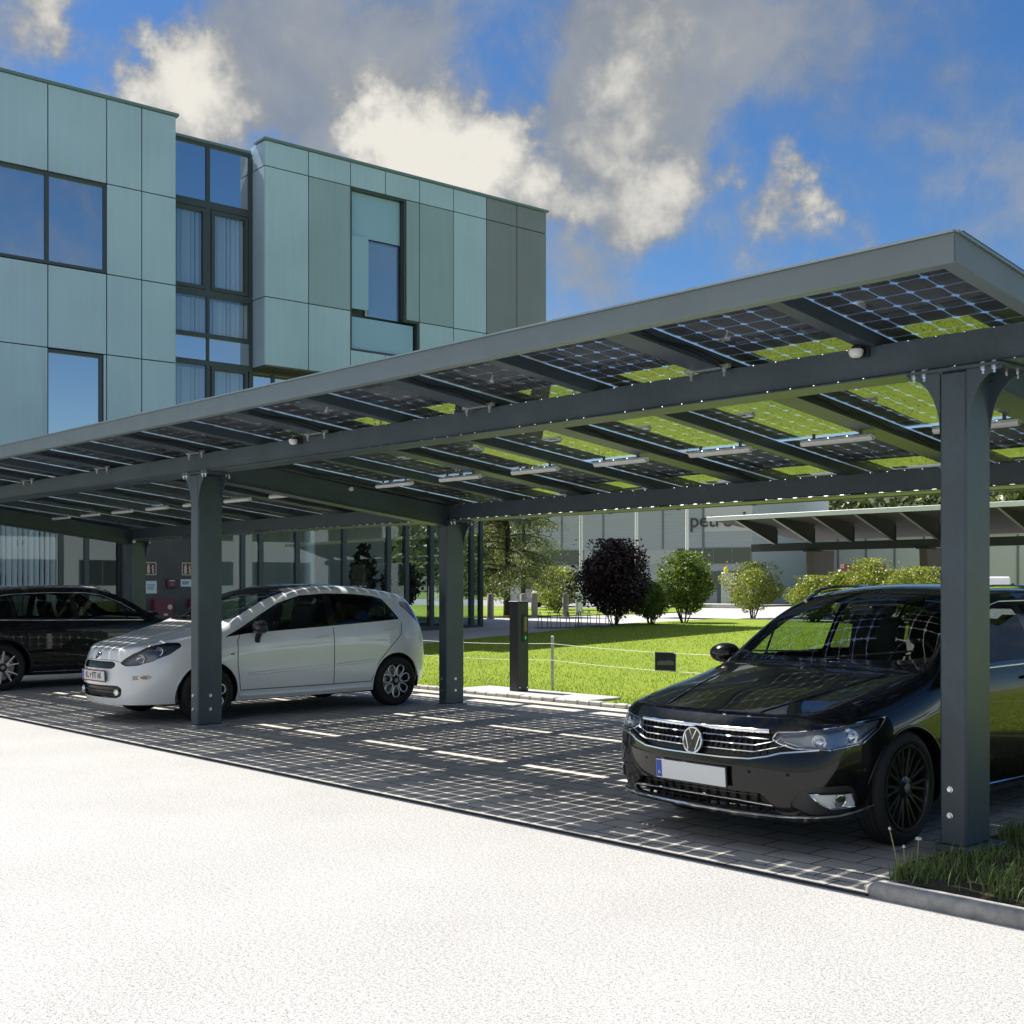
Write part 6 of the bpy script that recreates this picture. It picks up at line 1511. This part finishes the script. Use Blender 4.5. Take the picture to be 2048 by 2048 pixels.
def build_hatch(t, p):
    sp = hatch_spec(p); cut = []
    def reg(name, view, poly, **k): cut.append(dict(name=name, view=view, poly=poly, **k))
    up = lambda c: c.z > .90
    reg('bonnet', 'top', rounded([(-.1, .20), (.34, .225), (.52, .32), (.62, .55), (.70, .85), (.69, 1.09), (.4, 1.02), (-.1, 1.0)], .05), whole=True, facing=.3, lim=lambda c: c.z > .70, liner=True)
    reg('front_door', 'side', rounded([(1.20, .32), (1.16, .60), (1.17, .86), (1.22, .945), (2.42, .99), (2.42, .32)], .05), liner=True)
    reg('rear_door', 'side', rounded([(2.42, .32), (2.42, .99), (3.44, 1.03), (3.42, .86), (3.22, .70), (3.06, .55), (2.96, .32)], .06), liner=True)
    DLO = [(1.02, .898), (1.30, .932), (1.70, .955), (2.36, .988), (3.42, 1.050), (3.24, 1.300), (3.10, 1.335), (2.80, 1.362), (2.40, 1.368), (2.05, 1.345), (1.75, 1.262), (1.45, 1.115), (1.25, 1.005)]
    reg('window_surround', 'side', rounded(DLO, .03), mat=M_trim, lim=up, inset=.0015)
    def clip(P0, x0, x1):
        def c1(P, x, less):
            o = []
            for i in range(len(P)):
                a, b = P[i], P[(i + 1) % len(P)]; ia, ib = ((a[0] < x) == less), ((b[0] < x) == less)
                if ia: o.append(a)
                if ia != ib: k = (x - a[0]) / (b[0] - a[0]); o.append((x, a[1] + (b[1] - a[1]) * k))
            return o
        return c1(c1(P0, x0, False), x1, True)
    inner = [(1.10, .916), (1.32, .946), (1.70, .970), (2.36, 1.002), (3.36, 1.062), (3.21, 1.285), (3.08, 1.318), (2.80, 1.345), (2.40, 1.351), (2.06, 1.328), (1.77, 1.247), (1.47, 1.102), (1.28, 1.0)]
    reg('side_window', 'side', rounded(clip(inner, .9, 1.40), .015), mat=M_cglass_dark, lim=up, inset=.003)
    reg('side_window', 'side', rounded(clip(inner, 1.44, 2.36), .02), mat=M_cglass, lim=up, inset=.003)
    reg('side_window', 'side', rounded(clip(inner, 2.47, 3.5), .025), mat=M_cglass_dark, lim=up, inset=.003)
    ws = lambda c: .92 < c.y < 2.15 and c.z > 1.02
    reg('windscreen_border', 'front', [(-.2, 1.058), (.34, 1.062), (.55, 1.072), (.672, 1.10), (.655, 1.17), (.606, 1.302), (.572, 1.385), (.30, 1.447), (-.2, 1.458)], whole=True, mat=M_trim, lim=ws, inset=.001)
    reg('windscreen', 'front', [(-.2, 1.078), (.34, 1.082), (.55, 1.094), (.648, 1.122), (.632, 1.175), (.582, 1.298), (.548, 1.370), (.30, 1.420), (-.2, 1.430)], whole=True, mat=M_cglass, lim=ws, inset=.003)
    reg('rear_window', 'rear', rounded([(-.56, 1.06), (.56, 1.06), (.48, 1.28), (-.48, 1.28)], .05), whole=True, mat=M_cglass_dark, lim=lambda c: c.y > 3.6 and c.z > 1.03, inset=.003)
    reg('roof_panel', 'top', rounded([(-.1, 1.86), (.42, 1.90), (.46, 2.1), (.45, 3.2), (.40, 3.42), (-.1, 3.46)], .04), whole=True, mat=M_trim, facing=.6, lim=lambda c: c.z > 1.38, liner=True)
    HL = [(.385, .640), (.46, .612), (.58, .620), (.72, .660), (.86, .735), (.935, .815), (.905, .850), (.80, .852), (.66, .812), (.52, .735), (.43, .680)]
    reg('headlight', 'corner', rounded(HL, .02), mat=M_lens, lim=lambda c: c.y < .8 and c.x > .25)
    reg('tail_light', 'rcorner', rounded([(-1.60, 1.27), (-1.555, 1.22), (-1.60, 1.08), (-1.67, .96), (-1.76, .88), (-1.86, .88), (-1.80, 1.02), (-1.70, 1.25)], .015), mat=mat('lamp_red_dark', (.10, .012, .02), .12, coat=.9), lim=lambda c: c.y > 3.4)
    reg('upper_grille', 'front', rounded([(-.2, .578), (.30, .578), (.345, .605), (.335, .640), (.29, .655), (-.2, .655)], .02), whole=True, mat=mat('grille_black', (.012, .012, .013), .35), lim=lambda c: c.y < .35, inset=.02, facing=.02)
    reg('lower_intake', 'front', rounded([(-.2, .270), (.36, .270), (.43, .300), (.445, .375), (.40, .405), (-.2, .405)], .025), whole=True, mat=MATS['grille_black'], lim=lambda c: c.y < .35, inset=.03, facing=.02)
    body, parts = finish_car(sp, t, cut)
    for sd, o in parts['front_door']:
        body.ribbon('door_gap', 'side', [(1.20, .32), (1.16, .60), (1.17, .86), (1.205, .92)], .009, M_gap, o, side=sd); body.ribbon('door_gap', 'side', [(1.20, .315), (2.42, .315)], .009, M_gap, o, side=sd)
        body.ribbon('rub_strip', 'side', [(1.30, .490), (2.0, .520), (2.38, .535)], .034, mat('strip_white', (.86, .87, .88), .15, coat=1.), o, side=sd, lift=.001, height=.020)
    for sd, o in parts['rear_door']:
        body.ribbon('door_gap', 'side', [(2.42, .315), (2.42, .975)], .009, M_gap, o, side=sd); body.ribbon('door_gap', 'side', [(2.42, .315), (2.96, .32), (3.06, .55), (3.22, .70), (3.40, .86), (3.44, 1.01)], .009, M_gap, o, side=sd)
        body.ribbon('rub_strip', 'side', [(2.46, .540), (2.8, .556), (3.0, .568)], .034, mat('strip_white', (.86, .87, .88), .15, coat=1.), o, side=sd, lift=.001, height=.020)
    bon = parts['bonnet'][0][1]; body.ribbon('bonnet_gap', 'top', [(0, .20), (.34, .225), (.50, .30), (.55, .38), (.62, .55), (.70, .85), (.70, 1.06)], .006, M_gap, bon, both=True)
    for sd in (1, -1):
        body.ribbon('sill_skirt', 'side', [(1.20, .255), (2.0, .25), (2.98, .26)], .06, p, t, side=sd, lift=.002, height=.016)
        for dn, l, z in (('front_door', 2.26, .865), ('rear_door', 3.26, .915)):
            o = [q for s2, q in parts[dn] if s2 == sd]
            if not o: continue
            mb = MB(); pp = []
            for k, q in enumerate(np.linspace(-.085, .085, 9)):
                hh = body.hit('side', l + q, z + .008 * (q / .1), sd); pp.append(hh[0] + hh[1] * (.006 + .024 * (1 - abs(q / .085) ** 4)))
            mb.tube(pp, .011, 8); mb.build('door_handle', p, o[0], smooth=True)
        mr = bpy.data.objects.new('mirror', None); COL.objects.link(mr); mr.parent = t; mr.location = (sd * .905, 1.40, 1.00); mr.empty_display_size = .05
        mb = MB(); mb.lathe([(0, -.085), (.04, -.080), (.064, -.055), (.074, -.01), (.074, .03), (.062, .045), (0, .045)], (0, 0, 0), (0, 1, 0), 20)
        mb.v = [(v[0] * 1.35, v[1], v[2] * 1.0) for v in mb.v]; mb.build('mirror_shell', mat('mirror_grey_black', (.03, .031, .034), .25, coat=.5), mr, smooth=True)
        mb = MB(); mb.tube([(-sd * .085, .01, -.16), (-sd * .06, .01, -.10), (-sd * .0, .0, -.05)], [.034, .030, .034], 10); mb.build('mirror_foot', M_black, mr, smooth=True)
        mb = MB(); mb.lathe([(0, 0), (.05, 0)], (0, .0465, 0), (0, 1, 0), 20); mb.v = [(v[0] * 1.5, v[1], v[2]) for v in mb.v]; mb.build('mirror_glass', M_chrome, mr)
        hl = [q for s2, q in parts['headlight'] if s2 == sd][0]
        V = [Vector(v.co) for v in hl.data.vertices]; Fc = [list(f.vertices) for f in hl.data.polygons]; nn_ = [v.normal.copy() for v in hl.data.vertices]
        surf('lamp_bowl', [tuple(v - n_ * .03) for v, n_ in zip(V, nn_)], Fc, mat('lamp_bowl_dark', (.13, .15, .19), .25, metal=.6), hl)
        for a_, b_, rr in ((.60, .690, .045), (.77, .775, .040)):
            h = body.hit('corner', a_, b_, sd); c = h[0] - h[1] * .026; d = Vector((sd * .45, -1, .1)).normalized(); mb = MB(); mb.lathe([(0, -.012), (rr * .3, -.008), (rr * .7, .0), (rr, .014), (rr * 1.12, .012), (rr * 1.1, -.01)], c, d, 22); mb.build('reflector', M_refl, hl, smooth=True)
        rim = [body.hit('corner', a_, b_, sd) for a_, b_ in rounded(HL, .02, 3)]; mb = MB(); mb.tube([h[0] for h in rim if h], .003, 5, closed=True); mb.build('lamp_rim', M_gap, hl)
        q = [body.hit('corner', a, b, sd) for a, b in ((.545, .468), (.70, .478), (.735, .500), (.70, .520), (.545, .512))]
        mb = MB(); mb.add([h[0] + h[1] * .006 for h in q] + [h[0] - h[1] * .01 for h in q], [(0, 1, 2, 3, 4)] + [(i, (i + 1) % 5, 5 + (i + 1) % 5, 5 + i) for i in range(5)]); f = mb.build('indicator_light', mat('indicator_grey', (.38, .38, .37), .25, metal=.3), t)
        h = body.hit('corner', .655, .495, sd); mb = MB(); mb.obox(h[0] + h[1] * .007, h[1].cross(Vector((0, 0, 1))) * .028, (0, 0, .012), h[1] * .001); mb.build('amber_bulb', mat('amber', (.5, .22, .05), .3), f)
        h = body.hit('front', .385, .335, sd); mb = MB(); mb.lathe([(0, .006), (.026, .004), (.034, .012), (.038, 0)], h[0] + Vector((0, -.004, 0)), (sd * .2, -1, 0), 18); mb.build('fog_light', M_refl, t, smooth=True)
        h = body.hit('side', 1.10, .715, sd); mb = MB(); mb.obox(h[0] + h[1] * .003, (0, .02, 0), (0, 0, .010), h[1] * .004); mb.build('side_repeater', mat('amber', (.5, .22, .05), .3), t)
    def fl(pts): return [(-a, b) for a, b in pts[::-1]] + pts
    for z in (.600, .632): body.ribbon('grille_slat', 'front', fl([(0, z), (.30, z)]), .006, M_trim, parts['upper_grille'][0][1], lift=-.012, height=.006)
    for z in (.30, .34, .38): body.ribbon('intake_slat', 'front', fl([(0, z), (.33, z)]), .008, M_trim, parts['lower_intake'][0][1], lift=-.018, height=.008)
    h = body.hit('front', 0, .705); mb = MB(); mb.lathe([(0, .012), (.040, .011), (.048, .004), (.050, -.004)], h[0], h[1], 28); bg_ = mb.build('badge', M_chrome, t, smooth=True); mb = MB(); mb.lathe([(0, .0135), (.037, .0125), (.038, .011)], h[0], h[1], 28); mb.build('badge_disc', mat('badge_dark_red', (.06, .006, .01), .25, coat=.5), bg_, smooth=True)
    mb = MB(); mb.obox(h[0] + h[1] * .0105 + Vector((0, -.004, 0)), (.018, 0, 0), (0, .002, .006), (0, .001, -.001)); mb.build('badge_mark', M_chrome, bg_)
    h = body.hit('front', 0, .50); plate(t, h[0] + Vector((0, -.016, 0)), (1, 0, 0), (0, -.05, 1), .52, .11, ('KL', '977 AK'))
    body.ribbon('bumper_gap', 'front', fl([(0, .672), (.30, .668), (.42, .645)]), .004, M_gap, t)
    for s0, s1 in (((.56, 1.105), (.02, 1.085)), ((-.10, 1.10), (-.54, 1.095))):
        mb = MB(); pts = []
        for k in np.linspace(0, 1, 10):
            x = s0[0] + (s1[0] - s0[0]) * k; z = s0[1] + (s1[1] - s0[1]) * k; hh = body.hit('front', abs(x), z, 1 if x > 0 else -1); pts.append(hh[0] + hh[1] * .012)
        mb.tube(pts, .006, 6); mb.build('wiper', M_black, t)
    h = body.hit('top', 0, 3.36); mb = MB(); mb.tube([h[0], h[0] + Vector((0, .12, .22))], [.005, .002], 6); mb.lathe([(.018, -.005), (.016, .012), (0, .02)], h[0], (0, 0, 1), 10); mb.build('aerial', M_black, t, smooth=True)
    mb = MB(); mb.box(-.66, .66, 1.12, 1.50, .76, 1.03); mb.build('dashboard', M_liner, t, bevel=.05, smooth=True)
    mb = MB(); mb.tube([(.34 + .18 * math.cos(a), 1.60 + .05 * math.sin(a), .96 + .175 * math.sin(a)) for a in np.linspace(0, 2 * math.pi, 28, endpoint=False)], .014, 8, closed=True); mb.obox((.34, 1.60, .96), (.16, 0, 0), (0, .01, 0), (0, 0, .02)); mb.build('steering_wheel', M_black, t, smooth=True)
    for x in (-.34, .34): seat(t, x, 1.98, .62, .46); seat(t, x, 2.76, .64, .48)
    mb = MB(); mb.box(-.56, .56, .45, 3.6, .17, .32); mb.build('underbody', M_black, t, bevel=.03)
    mp = mat('rim_polished', (.82, .83, .85), .34, metal=.85)
    for l in (.83, 3.34):
        for s in (1, -1): wheel(t, 'wheel', s * .735, l, .305, .218, .195, 'petal', s, mat('rim_dark_centre', (.02, .02, .022), .35), mp)
    return body, parts
P_white = paint('white_car_paint', (.82, .83, .84), .3, 1.)
HT = thing('parked_car', 'small white hatchback with black mirrors and loop spoke wheels, parked nose out between the posts', 'car', (-9.45, -.57, .004), R(.6))
HT['label'] = 'small white hatchback with black mirrors and loop spoke wheels, parked nose out'
build_hatch(HT, P_white)
def longer_nose(o):
    for c in list(o.children):
        if c.name.startswith('wheel') and c.type == 'EMPTY': continue
        if c.type == 'EMPTY': continue
        for v in c.data.vertices: v.co.y -= .07 * (1 - ss(v.co.y, .05, .62))
        longer_nose(c)
longer_nose(HT)
HT.scale = (1.015, 1.015, 1.0)
# pale car seen in part beyond the clipped bush
q = at_px(1122, 62); CT = thing('parked_car', 'pale silver car half hidden behind the clipped bush by the warehouse', 'car', (q.x, q.y, .44), YAW + R(70))
mb = MB()
sec = [(-2.1, .55, .62), (-1.9, .80, .70), (-1.0, .92, .74), (-.6, 1.10, .70), (.0, 1.40, .60), (.8, 1.44, .58), (1.5, 1.30, .58), (1.9, .98, .68), (2.1, .60, .62)]
vs = []
for l, z, w in sec: vs += [(l, -w - .1, .25), (l, -w - .12, min(z, .85)), (l, -w + .02, z), (l, w - .02, z), (l, w + .12, min(z, .85)), (l, w + .1, .25)]
k = len(sec); mb.add(vs, [(i * 6 + j, i * 6 + j + 1, i * 6 + 7 + j, i * 6 + 6 + j) for i in range(k - 1) for j in range(5)] + [tuple(range(6)), tuple((k - 1) * 6 + j for j in range(6))[::-1]])
mb.build('body', paint('silver_car_paint', (.55, .57, .60), .3), CT, smooth=True)
mb = MB()
for s in (-1, 1): mb.add([(-.75, s * .80, .95), (-.1, s * .68, 1.34), (.8, s * .66, 1.37), (1.45, s * .68, 1.22), (1.75, s * .80, .97)], [(0, 1, 2, 3, 4)])
mb.build('side_window', mat('far_car_glass', (.12, .30, .40), .1, spec=.8), CT)
for l in (-1.3, 1.3):
    for s in (-1, 1): mb = MB(); mb.lathe([(0, .0), (.2, .0), (.3, -.02), (.31, -.1), (.3, -.2), (0, -.2)], (l, s * .80, .31), (0, s, 0), 18); mb.build('wheel', M_tyre, CT, smooth=True)
